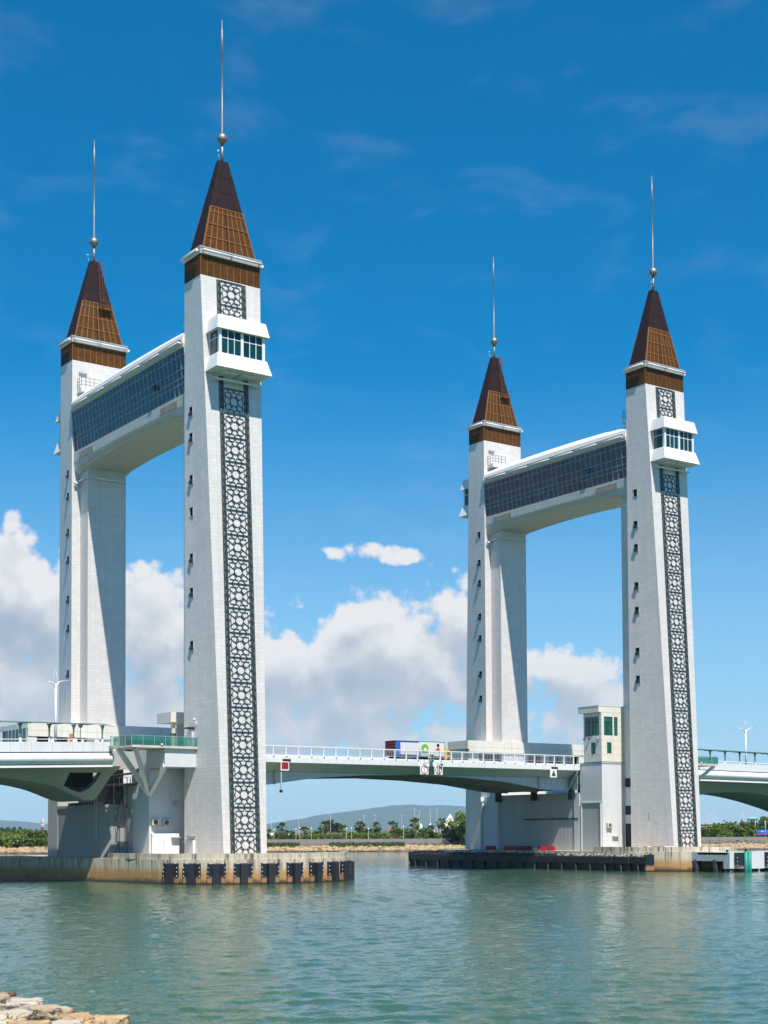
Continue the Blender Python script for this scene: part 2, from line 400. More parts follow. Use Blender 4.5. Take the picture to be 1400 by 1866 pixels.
def struct(o): o['kind'] = 'structure'; return o
def stuff(o): o['kind'] = 'stuff'; return o
BX, AY = 71.565, 36.278
MX = BX / 2

# ================================================================== water, ground, hills
import numpy as np
def cp(X, D, z=0): # real ground position: X metres to the side, D metres out from the quay where the camera stands
    q = CAM + D0 * D + R0 * X; return Vector((q.x, q.y, z))
def f_water(n, b):
    p = pos(n)
    c = n.noise(p, 1.6, 3, .6, .3); d = n.noise(p, 5.5, 3, .6)
    big = n.smooth(n.noise(n.vmath('MULTIPLY', p, (1, 1.6, 1)), .03, 3, .55), .3, .7)
    h = n.math('ADD', n.math('MULTIPLY', c, n.math('MULTIPLY_ADD', big, .10, .07)), n.math('MULTIPLY', d, .035))
    x = n.add('ShaderNodeBump'); x.inputs['Strength'].default_value = 1; x.inputs['Distance'].default_value = .55
    n.put(x.inputs['Height'], h); n.l.new(x.outputs[0], b.inputs['Normal'])
    n.put(b.inputs['Base Color'], n.mix(big, (.044, .094, .048), (.040, .098, .057)))
    b.inputs['Roughness'].default_value = .05; b.inputs['IOR'].default_value = 1.33
WATER = mat('river_water', (.05, .14, .12), fn=f_water)
def river():
    nr, nc, ka = 620, 430, .30
    t = np.linspace(0, 1, nr); D = 34 + 206 * (.30 * t + .70 * t ** 2.1)
    u = np.linspace(-ka, ka, nc); DD, UU = np.meshgrid(D, u, indexing='ij')
    px = CAM.x + D0.x * DD + R0.x * UU * DD; py = CAM.y + D0.y * DD + R0.y * UU * DD
    rs = np.random.RandomState(4); H = np.zeros_like(px); nw = 90
    lam = np.exp(rs.uniform(np.log(.32), np.log(2.5), nw)); ang = 1.15 + rs.normal(0, .75, nw); ph = rs.uniform(0, 6.28, nw)
    sp = np.maximum(np.gradient(D)[:, None] * np.ones(nc), 2 * ka * DD / nc)
    patch = .8 + .35 * np.sin(px * .041 + py * .023 + 1) * np.sin(py * .057 - px * .019) + .2 * np.sin(px * .11 + 2) * np.sin(py * .09)
    for L, a, f in zip(lam, ang, ph):
        k = 2 * np.pi / L; amp = .098 * np.sqrt(2 / nw) / k * (1.25 if L < 2.5 else .8)
        q = k * (px * np.cos(a) + py * np.sin(a)) + f
        H += amp * np.clip((L / sp - 2.2) / 2, 0, 1) * (np.sin(q) + .22 * np.cos(2 * q))
    edge = np.clip(t / .02, 0, 1)[:, None] * np.clip((1 - t) / .05, 0, 1)[:, None] * np.clip((ka - abs(UU)) / .006, 0, 1)
    H *= patch * edge
    V = np.stack([px, py, H], -1).reshape(-1, 3)
    idx = np.arange(nr * nc).reshape(nr, nc)
    F = np.stack([idx[:-1, :-1], idx[:-1, 1:], idx[1:, 1:], idx[1:, :-1]], -1).reshape(-1, 4)
    base = len(V); D1, D2 = 34., 240.; ex = []
    def q4(*pts): ex.append([tuple(cp(X, d)) for X, d in pts])
    q4((-9000, -300), (9000, -300), (9000, D1), (-9000, D1)); q4((-9000, D2), (9000, D2), (9000, 14000), (-9000, 14000))
    q4((-9000, D1), (-ka * D1, D1), (-ka * D2, D2), (-9000, D2)); q4((ka * D1, D1), (9000, D1), (9000, D2), (ka * D2, D2))
    V = np.concatenate([V, np.array([p for e in ex for p in e])]); F = np.concatenate([F, base + np.arange(16).reshape(4, 4)])
    me = bpy.data.meshes.new('river'); me.vertices.add(len(V)); me.vertices.foreach_set('co', V.astype(np.float32).ravel())
    me.loops.add(F.size); me.loops.foreach_set('vertex_index', F.astype(np.int32).ravel())
    me.polygons.add(len(F)); me.polygons.foreach_set('loop_start', (np.arange(len(F)) * 4).astype(np.int32))
    me.polygons.foreach_set('use_smooth', np.ones(len(F), bool))
    me.update(calc_edges=True); me.validate(); me.materials.append(WATER)
    o = bpy.data.objects.new('river', me); COL.objects.link(o); struct(o)
river()
SOIL = mat('bank_soil', (.2, .16, .1), .9, fn=f_dirty((.30, .24, .15), .6, .2, False, (.5, .55, .4)))
# far bank land sheet: a gently raised terrain beyond the river
mb = MB(); xs = [-9000, -700, -400, -200, 0, 200, 420, 700, 9000]; ds = [430, 445, 900, 2500, 13500]; hz_ = [1.2, 2.3, 2.6, 3.0, 3.0]
for i in range(len(ds) - 1):
    for k in range(len(xs) - 1):
        mb.face([cp(xs[k], ds[i], hz_[i]), cp(xs[k + 1], ds[i], hz_[i]), cp(xs[k + 1], ds[i + 1], hz_[i + 1]), cp(xs[k], ds[i + 1], hz_[i + 1])])
for k in range(len(xs) - 1): mb.face([cp(xs[k], 430, -2), cp(xs[k + 1], 430, -2), cp(xs[k + 1], 430, 1.2), cp(xs[k], 430, 1.2)])
struct(mb.ob('far_bank', SOIL))
HILLM = mat('forested_hill', (.04, .06, .03), .9, fn=f_dirty((.045, .07, .028), .6, .02, False, (.5, .6, .6)))
def hill(name, pts, D, depth, q):
    pts = [(a * q, h * q) for a, h in pts]; D *= q; depth *= q
    rnd = random.Random(name); mb = MB(); n = 60; rows = 7
    xs = [pts[0][0] + (pts[-1][0] - pts[0][0]) * i / n for i in range(n + 1)]
    def hh(x):
        for (a, h0), (b, h1) in zip(pts, pts[1:]):
            if a <= x <= b:
                t = (x - a) / (b - a); t = t * t * (3 - 2 * t) * .5 + t * .5; return h0 + (h1 - h0) * t
        return 0
    G = []
    for j in range(rows + 1):
        t = j / rows; k = sin(pi * t) ** .8
        G.append([cp(x + (t - .5) * depth * .3, D + (t - .5) * depth, -2 + (hh(x) + 2) * k + rnd.uniform(-4.4, 4.4) * k) for x in xs])
    for j in range(rows):
        for i in range(n): mb.face([G[j][i], G[j][i + 1], G[j + 1][i + 1], G[j + 1][i]], sm=True)
    struct(mb.ob(name, HILLM))
hill('hill', [(-560, 0), (-420, 28), (-240, 62), (-120, 84), (0, 98), (60, 106), (140, 112), (190, 103), (250, 108), (330, 100), (420, 84), (560, 66), (700, 40), (950, 12), (1300, 0)], 5600, 1500, 2.0)
hill('hill', [(-2700, 0), (-2100, 66), (-1750, 74), (-1500, 58), (-1340, 34), (-1150, 14), (-900, 0)], 5800, 1200, 2.0)

# ================================================================== towers
OY = lambda z: -(1.98 + max(0, 69.8 - z) * .0486)          # outer face (towards -y on the near towers)
OW = lambda z: 3.95 - max(0, 69.8 - z) * .0175             # half width of the outer face
IN = 1.9                                                    # inner face
ZT = 69.5
def lattice_module():
    mb = MB(); hx, hz, t, dp = 1.38, 1.4155, .058, .07
    def seg(a, b, w=t):
        p = [Vector((q[0] * hx, -dp / 2, q[1] * hz)) for q in (a, b)]
        d = (p[1] - p[0]).normalized() * (w * .4)
        mb.bar(p[0] - d, p[1] + d, dp, w, up=(d.normalized().cross(Vector((0, 1, 0)))))
    quad = [[(0, .96), (-.115, .70), (-.80, .69), (-.80, .12), (-.985, 0)],
            [(-.66, .96), (-.27, .55), (-.26, .42), (-.50, .21)], [(-.50, .21), (-.40, .13), (-.29, .20)],
            [(-.27, .55), (-.17, .44), (-.20, .30)], [(-.985, .54), (-.50, .21)]]
    for sx in (1, -1):
        for sz in (1, -1):
            for pl in quad:
                for a, b in zip(pl, pl[1:]): seg((a[0] * sx, a[1] * sz), (b[0] * sx, b[1] * sz))
    for k in range(10):
        a, b = 2 * pi * (k + .5) / 10, 2 * pi * (k + 1.5) / 10
        seg((sin(a) * .375, cos(a) * .365), (sin(b) * .375, cos(b) * .365))
    mb.bar((-hx, -dp / 2, hz), (hx, -dp / 2, hz), dp + .03, .13)
    return mb
LMB = lattice_module(); LME = {1: LMB.mesh('lattice_panel', LAT), -1: LMB.mesh('lattice_panel', LAT, sy=-1)}
WIN_L = [54.2, 51.15, 46.25, 42.5, 37.15, 33.2, 27.05]
WIN_R = [54.15, 49.55, 46.2, 40.7, 37.15, 31.25, 27.25]
CACHE = {}
def cached(key, fn, mt, sy):
    if (key, sy) not in CACHE: CACHE[key, sy] = fn().mesh(key, mt, sy=sy)
    return CACHE[key, sy]
def sidex(z, y):   # x of the -x face (ruled surface) at height z, local y (outer = OY)
    t = (IN - y) / (IN - OY(z)); return -3.95 + (3.95 - OW(z)) * t
def make_shaft(wins, wy):
    mb = MB(); hw, hh = .40, .52
    zs = [2.6] + [z + d for z in wins[::-1] for d in (-hh, hh)] + [69.5]
    full = []
    for a, b in zip(zs, zs[1:]):
        k = max(1, int((b - a) / 3)); full += [a + (b - a) * i / k for i in range(k)]
    full.append(69.5)
    for a, b in zip(full, full[1:]):
        mid = (a + b) / 2; iswin = any(abs(mid - z) < hh for z in wins)
        cols = [(IN, wy + hw), (wy + hw, wy - hw), (wy - hw, None)]
        for ci, (y0, y1) in enumerate(cols):
            if iswin and ci == 1: continue
            P = [(sidex(a, y1 if y1 is not None else OY(a)), y1 if y1 is not None else OY(a), a), ]
            ya, yb = (OY(a), OY(b)) if y1 is None else (y1, y1)
            q = [(sidex(a, y0), y0, a), (sidex(a, ya), ya, a), (sidex(b, yb), yb, b), (sidex(b, y0), y0, b)]
            mb.face(q, [(p[1], p[2]) for p in q])
        q = [(-OW(a), OY(a), a), (OW(a), OY(a), a), (OW(b), OY(b), b), (-OW(b), OY(b), b)]; mb.face(q, [(p[0] + 4, p[2]) for p in q])
        q = [(OW(a), OY(a), a), (3.95, IN, a), (3.95, IN, b), (OW(b), OY(b), b)]; mb.face(q, [(p[1], p[2]) for p in q])
        q = [(3.95, IN, a), (-3.95, IN, a), (-3.95, IN, b), (3.95, IN, b)]; mb.face(q, [(p[0] + 4, p[2]) for p in q])
    mb.face([(-3.95, OY(69.8), 69.5), (3.95, OY(69.8), 69.5), (3.95, IN, 69.5), (-3.95, IN, 69.5)])
    return mb
def tower(name, x, y, sy, wins, wy, label):
    t = thing(name, label, 'tower', (x, y, 0), 'tall drawbridge towers with brown spires')
    def part(key, fn, mt, par=t, loc=(0, 0, 0)):
        o = inst(key, cached(key + str(id(fn) if False else ''), fn, mt, sy), par, loc); return o
    make_shaft(wins, wy).ob('shaft', TILE, t, sy=sy)
    inst('elevator_box', cached('elevator_box', lambda: MB().box(-2.73, 2.73, IN - .05, 4.4, 2.6, 56.5), TILE, sy), t)
    # windows with recess and a top-hung sash pushed open
    for i, z in enumerate(wins):
        x0 = sidex(z, wy)
        def rec():
            mb = MB(); w_, h_, d_ = .42, .54, .5; a = -.02
            mb.face([(d_, w_, -h_), (d_, -w_, -h_), (d_, -w_, h_), (d_, w_, h_)])
            for P in (((a, w_, -h_), (a, -w_, -h_), (d_, -w_, -h_), (d_, w_, -h_)), ((a, w_, h_), (d_, w_, h_), (d_, -w_, h_), (a, -w_, h_)),
                      ((a, w_, -h_), (d_, w_, -h_), (d_, w_, h_), (a, w_, h_)), ((a, -w_, -h_), (a, -w_, h_), (d_, -w_, h_), (d_, -w_, -h_))): mb.face(P)
            return mb
        wo_ = inst('window', cached('window_recess', rec, VOID, sy), t, (x0, sy * wy, z))
        def fr():
            mb = MB()
            for s in (-1, 1): mb.box(-.05, .08, s * .40 - .035, s * .40 + .035, -.54, .54)
            mb.box(-.06, .08, -.45, .45, -.58, -.52); mb.box(-.05, .08, -.45, .45, .50, .56); return mb
        inst('frame', cached('window_frame', fr, mat('window_frame_grey', (.36, .36, .37), .5), sy), wo_)
        if not (i == 3 and wins is WIN_L and sy == 1) and not (i == 0 and wins is WIN_R):
            ss = inst('sash', cached('window_sash', lambda: MB().box(-.03, .03, -.37, .37, -1.0, 0), mat('window_dark_glass', (.012, .03, .03), .12), sy), wo_, (-.04, 0, .02), (0, radians(22), 0))
            ss.scale = (1, 1, .52)
    # lattice ornament on the outer face
    tilt = math.atan(.0486)
    for k in range(19):
        z = 50.92 + 2.831 * (1.5 - k)
        inst('lattice_panel', LME[sy], t, (0, sy * (OY(z) - .01), z), (sy * tilt * -1, 0, 0))
    for z in (67.88, 65.05): inst('lattice_panel', LME[sy], t, (0, sy * (OY(z) - .01), z), (sy * tilt * -1, 0, 0))
    for s in (-1, 1):
        def bord():
            mb = MB(); a, b = 3.0, 69.3; x0, x1 = s * 1.38, s * 1.9; x0, x1 = min(x0, x1), max(x0, x1); d = .17
            return mb.hexa([(x0, OY(a) - d, a), (x1, OY(a) - d, a), (x0, OY(a), a), (x1, OY(a), a), (x0, OY(b) - d, b), (x1, OY(b) - d, b), (x0, OY(b), b), (x1, OY(b), b)])
        inst('lattice_border', cached('lattice_border%d' % s, bord, LATB, sy), t)
    # brown screen band
    def band(): return MB().box(-3.93, 3.93, -1.96, 1.88, 69.5, 72.2)
    inst('screen_wall', cached('screen_wall', band, COPF, sy), t)
    for i in range(9):
        w_ = 7.86 / 9
        for s in (-1, 1):
            yy = -1.96 if s < 0 else 1.88
            inst('screen_panel', cached('screen_panel_long%d' % s, lambda: MB().box(-w_ / 2 + .055, w_ / 2 - .055, min(0, s * .05), max(0, s * .05), -1.18, 1.22), COP, sy), t, (-3.93 + w_ * (i + .5), sy * yy, 70.72))
    for i in range(5):
        w_ = 3.84 / 5
        for s in (-1, 1):
            inst('screen_panel', cached('screen_panel_short%d' % s, lambda: MB().box(min(0, s * .05), max(0, s * .05), -w_ / 2 + .03, w_ / 2 - .03, -1.18, 1.22), COP, sy), t, (s * 3.93, sy * (-1.96 + w_ * (i + .5)), 70.72))
    # cornice and its tube lights
    def corn():
        mb = MB().box(-4.06, 4.06, -2.1, 2.02, 71.92, 72.75); mb.box(-4.12, 4.12, -2.16, 2.08, 72.66, 72.80); return mb
    inst('cornice', cached('cornice', corn, mat('cornice_grey', (.34, .35, .36), .5, fn=f_dirty((.36, .37, .38), .2, 1)), sy), t)
    for s in (-1, 1):
        yy = -2.42 if s < 0 else 2.34
        for x0, x1 in ((-3.85, -.05), (.05, 3.95)):
            inst('light_tube', cached('light_tube%s' % x0, lambda: MB().tube([(x0, 0, 0), (x1, 0, 0)], .14, 10), WHITE, sy), t, (0, sy * yy, 72.28))
        inst('light_tube', cached('light_tube_short', lambda: MB().tube([(0, -1.9, 0), (0, 1.9, 0)], .17, 10), WHITE, sy), t, (s * 4.34, 0, 72.28))
        for x0 in (-3.7, 0, 3.7):
            inst('light_bracket', cached('light_bracket', lambda: MB().box(-.06, .06, -.2, .2, -.12, .12), GALV, sy), t, (x0, sy * (yy + .18 * (1 if s < 0 else -1)), 72.28))
    # spire roof
    za, zb = 72.8, 84.35
    RX = lambda z: 3.42 + (.61 - 3.42) * (z - 73.3) / (zb - 73.3); RY = lambda z: 1.60 + (.32 - 1.60) * (z - 73.3) / (zb - 73.3)
    def roof():
        mb = MB(); rg = []
        for z in (za, 75.5, 78.26, 80.3, 82.3, zb): rg.append([(-RX(z), -RY(z), z), (RX(z), -RY(z), z), (RX(z), RY(z), z), (-RX(z), RY(z), z)])
        return mb.loft(rg)
    inst('spire_roof', cached('spire_roof', roof, ROOF, sy), t)
    def sheet(i, j, s):  # upper dark sheets, seams between
        z0, z1 = [(78.30, 80.27), (80.33, 82.27), (82.33, 84.32)][j]; n_ = 4
        u = lambda k: -1 + 2 * k / n_
        P = lambda uu, z, d: (RX(z) * uu, s * (RY(z) + d), z)
        g = .012
        mb = MB(); a, b = u(i) + g, u(i + 1) - g
        return mb.hexa([P(a, z0, .045), P(b, z0, .045), P(a, z0, -.02), P(b, z0, -.02), P(a, z1, .045), P(b, z1, .045), P(a, z1, -.02), P(b, z1, -.02)])
    for s in (-1, 1):
        for j in range(3):
            for i in range(4): inst('roof_sheet', cached('roof_sheet%d%d%d' % (i, j, s), lambda: sheet(i, j, s), ROOF, sy), t)
        # copper screens on the lower slope
        zr = [73.0, 74.35, 76.05, 77.6, 78.24]; uc = [-.94, -.5, -.06, .06, .5, .94]
        P = lambda uu, z, d: (RX(z) * uu, s * (RY(z) + d), z)
        for j in range(4):
            for i in (0, 1, 3, 4):
                def scr():
                    a, b, z0, z1 = uc[i] + .012, uc[i + 1] - .012, zr[j] + .05, zr[j + 1] - .05
                    return MB().hexa([P(a, z0, .05), P(b, z0, .05), P(a, z0, -.02), P(b, z0, -.02), P(a, z1, .05), P(b, z1, .05), P(a, z1, -.02), P(b, z1, -.02)])
                inst('roof_screen', cached('roof_screen%d%d%d' % (i, j, s), scr, COP, sy), t)
        def grid():
            mb = MB(); q = lambda uu, z: P(uu, z, .06)
            for uu, w_ in ((-.97, .2), (.97, .2), (0, .26), (-.5, .09), (.5, .09), (-.25, .04), (.25, .04), (-.73, .04), (.73, .04)): mb.bar(q(uu, 72.9), q(uu, 78.26), w_, .12)
            for z in zr[1:]: mb.bar(q(-.97, z), q(.97, z), .14, .12)
            return mb
        inst('roof_screen_frame', cached('roof_screen_frame%d' % s, grid, COPF, sy), t)
    # finial
    inst('finial_pole', cached('finial_pole', lambda: MB().tube([(0, 0, 84.2), (0, 0, 86.7), (0, 0, 86.7), (0, 0, 97.2), (0, 0, 97.25), (0, 0, 100.2), (0, 0, 100.25), (0, 0, 101.5)], [.18, .16, .10, .075, .115, .115, .07, .04], 10), STEEL, sy), t)
    inst('finial_ball', cached('finial_ball', lambda: MB().sphere((0, 0, 87.15), .63, 20, 12), STEEL, sy), t)
    def rod(): return MB().tube([(-.55, -.3, 84.1), (-.75, -.4, 85.2)], .03, 6).sphere((-.76, -.4, 85.3), .17, 8, 6)
    inst('lightning_rod', cached('lightning_rod', rod, GALV, sy), t)
    # viewing gallery on the outer face
    g = inst('gallery_roof', cached('gallery_roof', lambda: MB().hexa([(-3.42, -5.07, 62.62), (3.42, -5.07, 62.62), (-3.42, -2.0, 62.62), (3.42, -2.0, 62.62), (-3.1, -4.72, 64.28), (3.1, -4.72, 64.28), (-3.1, -2.0, 64.28), (3.1, -2.0, 64.28)]), GAL, sy), t)
    def sill():
        mb = MB().hexa([(-3.62, -5.27, 58.14), (3.62, -5.27, 58.14), (-3.62, -2.4, 58.14), (3.62, -2.4, 58.14), (-3.2, -4.77, 59.9), (3.2, -4.77, 59.9), (-3.2, -2.0, 59.9), (3.2, -2.0, 59.9)])
        mb.box(-2.0, -.25, -4.2, -2.5, 57.9, 58.12); mb.box(.25, 2.0, -4.2, -2.5, 57.9, 58.12); return mb
    inst('gallery_base', cached('gallery_base', sill, GAL, sy), t)
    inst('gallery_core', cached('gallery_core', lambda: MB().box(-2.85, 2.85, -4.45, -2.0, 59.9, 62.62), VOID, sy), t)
    def posts():
        mb = MB()
        for x0 in (-3.0, -.17, 2.66): mb.box(x0, x0 + .34, -4.68, -4.34, 59.9, 62.62)
        for s in (-1, 1): mb.box(s * 2.83 - .17, s * 2.83 + .17, -2.6, -2.3, 59.9, 62.62); mb.box(s * 3.0 - .02, s * 3.0 + .02, -4.3, -2.5, 61.68, 61.78)
        for x0 in (-2.66, .17):
            mb.box(x0, x0 + 2.49, -4.62, -4.52, 61.66, 61.74)
            for i in (1, 2): mb.box(x0 + .83 * i - .04, x0 + .83 * i + .04, -4.64, -4.52, 59.9, 62.62)
        return mb
    inst('gallery_posts', cached('gallery_posts', posts, WHITE, sy), t)
    for x0 in (-2.66, .17):
        for i in range(3):
            for z0, z1 in ((59.95, 61.65), (61.75, 62.6)):
                inst('pane', cached('gallery_pane%.1f' % z0, lambda: MB().box(-.39, .39, -.02, .02, z0, z1), DGLASS, sy), g, (x0 + .83 * (i + .5), sy * -4.55, 0))
    for s in (-1, 1):
        for i in range(2):
            for z0, z1 in ((59.95, 61.65), (61.75, 62.6)):
                inst('pane', cached('gallery_side_pane%.1f' % z0, lambda: MB().box(-.02, .02, -.42, .42, z0, z1), DGLASS, sy), g, (s * 2.95, sy * (-3.9 + .88 * i), 0))
    def utube():
        mb = MB().tube([(-2.9, -3.35, 57.35), (3.3, -3.35, 57.35)], .13, 8)
        for x0 in (-2, 2): mb.bar((x0, -3.35, 57.35), (x0, OY(57.3), 57.35), .08)
        return mb
    inst('uplight_tube', cached('uplight_tube', utube, WHITE, sy), t)
    def itube():
        mb = MB().tube([(-2.0, 4.75, 53.1), (2.5, 4.75, 53.1)], .13, 8); mb.tube([(-3.05, 2.1, 53.0), (-3.05, 4.2, 53.0)], .13, 8)
        for x0 in (-1.5, 2): mb.bar((x0, 4.4, 53.1), (x0, 4.75, 53.1), .07)
        mb.tube([(-3.7, 2.25, 52.6), (-3.2, 2.25, 52.7)], .19, 8); mb.box(-3.6, -3.2, 1.9, 2.2, 52.2, 52.4); return mb
    inst('downlight_tube', cached('downlight_tube', itube, WHITE, sy), t)
    # ladder with cage on the inner roof slope
    def lad():
        mb = MB(); Q = lambda x_, z, d: (x_, RY(z) + d, z)
        for x_ in (.35, .9): mb.bar(Q(x_, 77.9, .2), Q(x_, 84.6, .2), .07)
        for i in range(24):
            z = 78 + i * .28; mb.bar(Q(.35, z, .2), Q(.9, z, .2), .05)
            if i % 3 == 0:
                mb.bar(Q(.25, z, .25), Q(.25, z, .55), .04); mb.bar(Q(1.0, z, .25), Q(1.0, z, .55), .04); mb.bar(Q(.25, z, .55), Q(1.0, z, .55), .05)
        for x_ in (.25, 1.0): mb.bar(Q(x_, 78.5, .55), Q(x_, 84.6, .55), .04)
        yp = RY(77.6) + .75
        mb.box(.1, 1.9, RY(77.6) - .1, yp, 77.35, 77.45)
        for x_ in (.1, 1.0, 1.9): mb.bar((x_, yp, 77.4), (x_, yp, 78.5), .05)
        for z in (77.95, 78.5): mb.bar((.1, yp, z), (1.9, yp, z), .05)
        for x_ in (.2, 1.8): mb.bar((x_, yp, 77.4), (x_, RY(76) + .1, 76.2), .06)
        return mb
    inst('roof_ladder', cached('roof_ladder', lad, mat('ladder_shade_brown', (.12, .04, .015), .6), sy), t)  # dark brown with the ladder's shade put into the colour
    # roof-deck door, parapet and guard rail over the sky bridge
    inst('service_door', cached('service_door', lambda: MB().box(-2.9, -2.0, IN, IN + .05, 65.9, 67.7), PWH, sy), t)
    inst('door_canopy', cached('door_canopy', lambda: MB().box(-3.0, -1.9, IN, IN + .25, 67.72, 67.95), GALV, sy), t)
    inst('service_ledge', cached('service_ledge', lambda: MB().box(-3.3, -.4, IN, IN + 1.5, 65.0, 65.5), WPAN, sy), t)
    def grail():
        mb = MB()
        for x_ in (-3.2, -2.6, -2.0, -1.4, -.5): mb.bar((x_, IN + 1.4, 65.5), (x_, IN + 1.4, 66.9), .05)
        for y_ in (IN + .1, IN + .7): mb.bar((-3.2, y_, 65.5), (-3.2, y_, 66.9), .05)
        for z in (65.95, 66.4, 66.9): mb.bar((-3.2, IN + 1.4, z), (-.5, IN + 1.4, z), .045); mb.bar((-3.2, IN + .1, z), (-3.2, IN + 1.4, z), .045)
        return mb
    inst('guard_rail', cached('guard_rail', grail, mat('guard_rail_dark', (.08, .08, .08), .5), sy), t)
    return t
TB = tower('bridge_tower', 0, 0, 1, WIN_L, .43, 'tallest white tiled tower in front, star lattice face, beside the glass-railed viewing platform')
TD = tower('bridge_tower', BX, 0, 1, WIN_R, .35, 'white tower with star lattice standing beside the cream control house with teal windows')
TA = tower('bridge_tower', 0, AY, -1, WIN_L, .43, 'white tower rising behind the long cream podium and green canopy, ladder on its brown spire')
TC = tower('bridge_tower', BX, AY, -1, WIN_R, .35, 'white tower seen beyond the truck, ladder on its brown spire, behind the low podium')

# ================================================================== sky bridges
def sky_bridge(x, label, seed):
    t = thing('sky_bridge', label, 'sky bridge', (x, 0, 0), 'glazed sky bridges between the towers')
    y0, y1 = IN + .02, AY - IN - .02; n = 30
    yy = [y0 + (y1 - y0) * i / 24 for i in range(25)]; ym = (y0 + y1) / 2; hl = (y1 - y0) / 2
    def key(k, fn, mt): return inst(k, cached('sky_' + k, fn, mt, 1), t)
    def roof():
        mb = MB(); rings = []
        for y_ in yy:
            c = .45 * (1 - ((y_ - ym) / hl) ** 2); pr = []
            for i in range(13):
                a = pi * i / 12; pr.append((-4.2 * cos(a), y_, 62.95 + (1.95 + c) * sin(a) ** .75))
            rings.append(pr + [(4.2, y_, 62.55), (-4.2, y_, 62.55)])
        return mb.loft(rings, sm=False)
    key('roof_shell', roof, WHITE)
    def gut():
        mb = MB()
        for s in (-1, 1): mb.box(s * 4.24 - .12, s * 4.24 + .12, y0 + .5, y1 - .5, 62.99, 63.10)
        return mb
    key('gutter_shadow_strip', gut, mat('gutter_shadow_dark', (.10, .10, .10), .6))  # dark strip stands in for the shadow line under the roof edge
    for i in range(6):
        a = y0 + .6 + (y1 - y0 - 1.2) * i / 6; b = y0 + .6 + (y1 - y0 - 1.2) * (i + 1) / 6 - .12
        inst('light_tube', cached('sky_tube', lambda: MB().tube([(0, 0, 0), (0, b - a, 0)], .15, 8), WHITE, 1), t, (-4.34, a, 62.80))
    key('eave', lambda: MB().box(-4.16, 4.16, y0, y1, 62.15, 62.6), mat('eave_beige', (.55, .50, .36), .6, fn=f_dirty((.55, .50, .36), .3, .8)))
    GX = lambda z: -4.0 + (62.15 - z) * (.58 / 5.3)
    zr = [56.88, 58.2, 58.85, 59.85, 61.4, 62.15]
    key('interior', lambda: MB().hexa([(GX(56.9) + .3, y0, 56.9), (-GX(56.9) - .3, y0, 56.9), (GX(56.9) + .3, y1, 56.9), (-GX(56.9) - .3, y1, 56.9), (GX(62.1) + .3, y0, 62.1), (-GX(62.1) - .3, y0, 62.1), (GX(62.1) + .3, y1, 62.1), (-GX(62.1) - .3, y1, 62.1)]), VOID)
    w_ = (y1 - y0) / n
    for j in range(5):
        for i in range(n):
            a, b, z0, z1 = -w_ / 2 + .03, w_ / 2 - .03, zr[j] + .03, zr[j + 1] - .03
            def pn(): return MB().hexa([(GX(z0), a, z0), (GX(z0) + .04, a, z0), (GX(z0), b, z0), (GX(z0) + .04, b, z0), (GX(z1), a, z1), (GX(z1) + .04, a, z1), (GX(z1), b, z1), (GX(z1) + .04, b, z1)])
            inst('pane', cached('sky_pane%d' % j, pn, LGLASS, 1), t, (0, y0 + w_ * (i + .5), 0), (0, 0, radians(random.uniform(-1.3, 1.3))))
    o_ = inst('open_pane', cached('open_pane', lambda: MB().box(-.03, .03, -.5, .5, -.75, 0), LGLASS, 1), t, (GX(59.5) - .05, y0 + w_ * 7.5, 59.75), (0, radians(28), 0))
    def frame():
        mb = MB()
        for s in (1, -1):
            for i in range(n + 1):
                y_ = y0 + w_ * i; mb.bar((s * (GX(56.8) - .02), y_, 56.8), (s * (GX(62.2) - .02), y_, 62.2), .07, .075, up=(0, 1, 0))
            for z in zr: mb.bar((s * (GX(z) - .02), y0, z), (s * (GX(z) - .02), y1, z), .07, .06)
        return mb
    key('curtain_wall_frame', frame, MULL)
    key('rear_glazing', lambda: MB().hexa([(-GX(56.9) - .05, y0, 56.9), (-GX(56.9), y0, 56.9), (-GX(56.9) - .05, y1, 56.9), (-GX(56.9), y1, 56.9), (-GX(62.1) - .05, y0, 62.1), (-GX(62.1), y0, 62.1), (-GX(62.1) - .05, y1, 62.1), (-GX(62.1), y1, 62.1)]), LGLASS)
    def belly():
        mb = MB(); rings = []
        for y_ in yy:
            e = abs(y_ - ym) / hl; zb = 54.95 - .75 * e ** 2.2 - (.25 if e > .9 else 0)
            rings.append([(-3.72, y_, 56.85), (-3.72, y_, 55.55 + .1 * (1 - e)), (-3.58, y_, zb + .42), (-3.1, y_, zb), (3.1, y_, zb), (3.58, y_, zb + .42), (3.72, y_, 55.55), (3.72, y_, 56.85)])
        return mb.loft([r[::-1] for r in rings])
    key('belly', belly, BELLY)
    for a in (y1 - 6.4, y0 + 2.2): inst('louvre_hatch', cached('louvre_hatch', lambda: MB().box(-3.79, -3.70, 0, 4.4, 55.62, 56.45), HATCH, 1), t, (0, a, 0))
    return t
SB1 = sky_bridge(0, 'glazed sky bridge joining the two nearer, larger-looking towers, one pane tilted open', 1)
SB2 = sky_bridge(BX, 'glazed sky bridge joining the two towers beyond the truck and control house', 2)

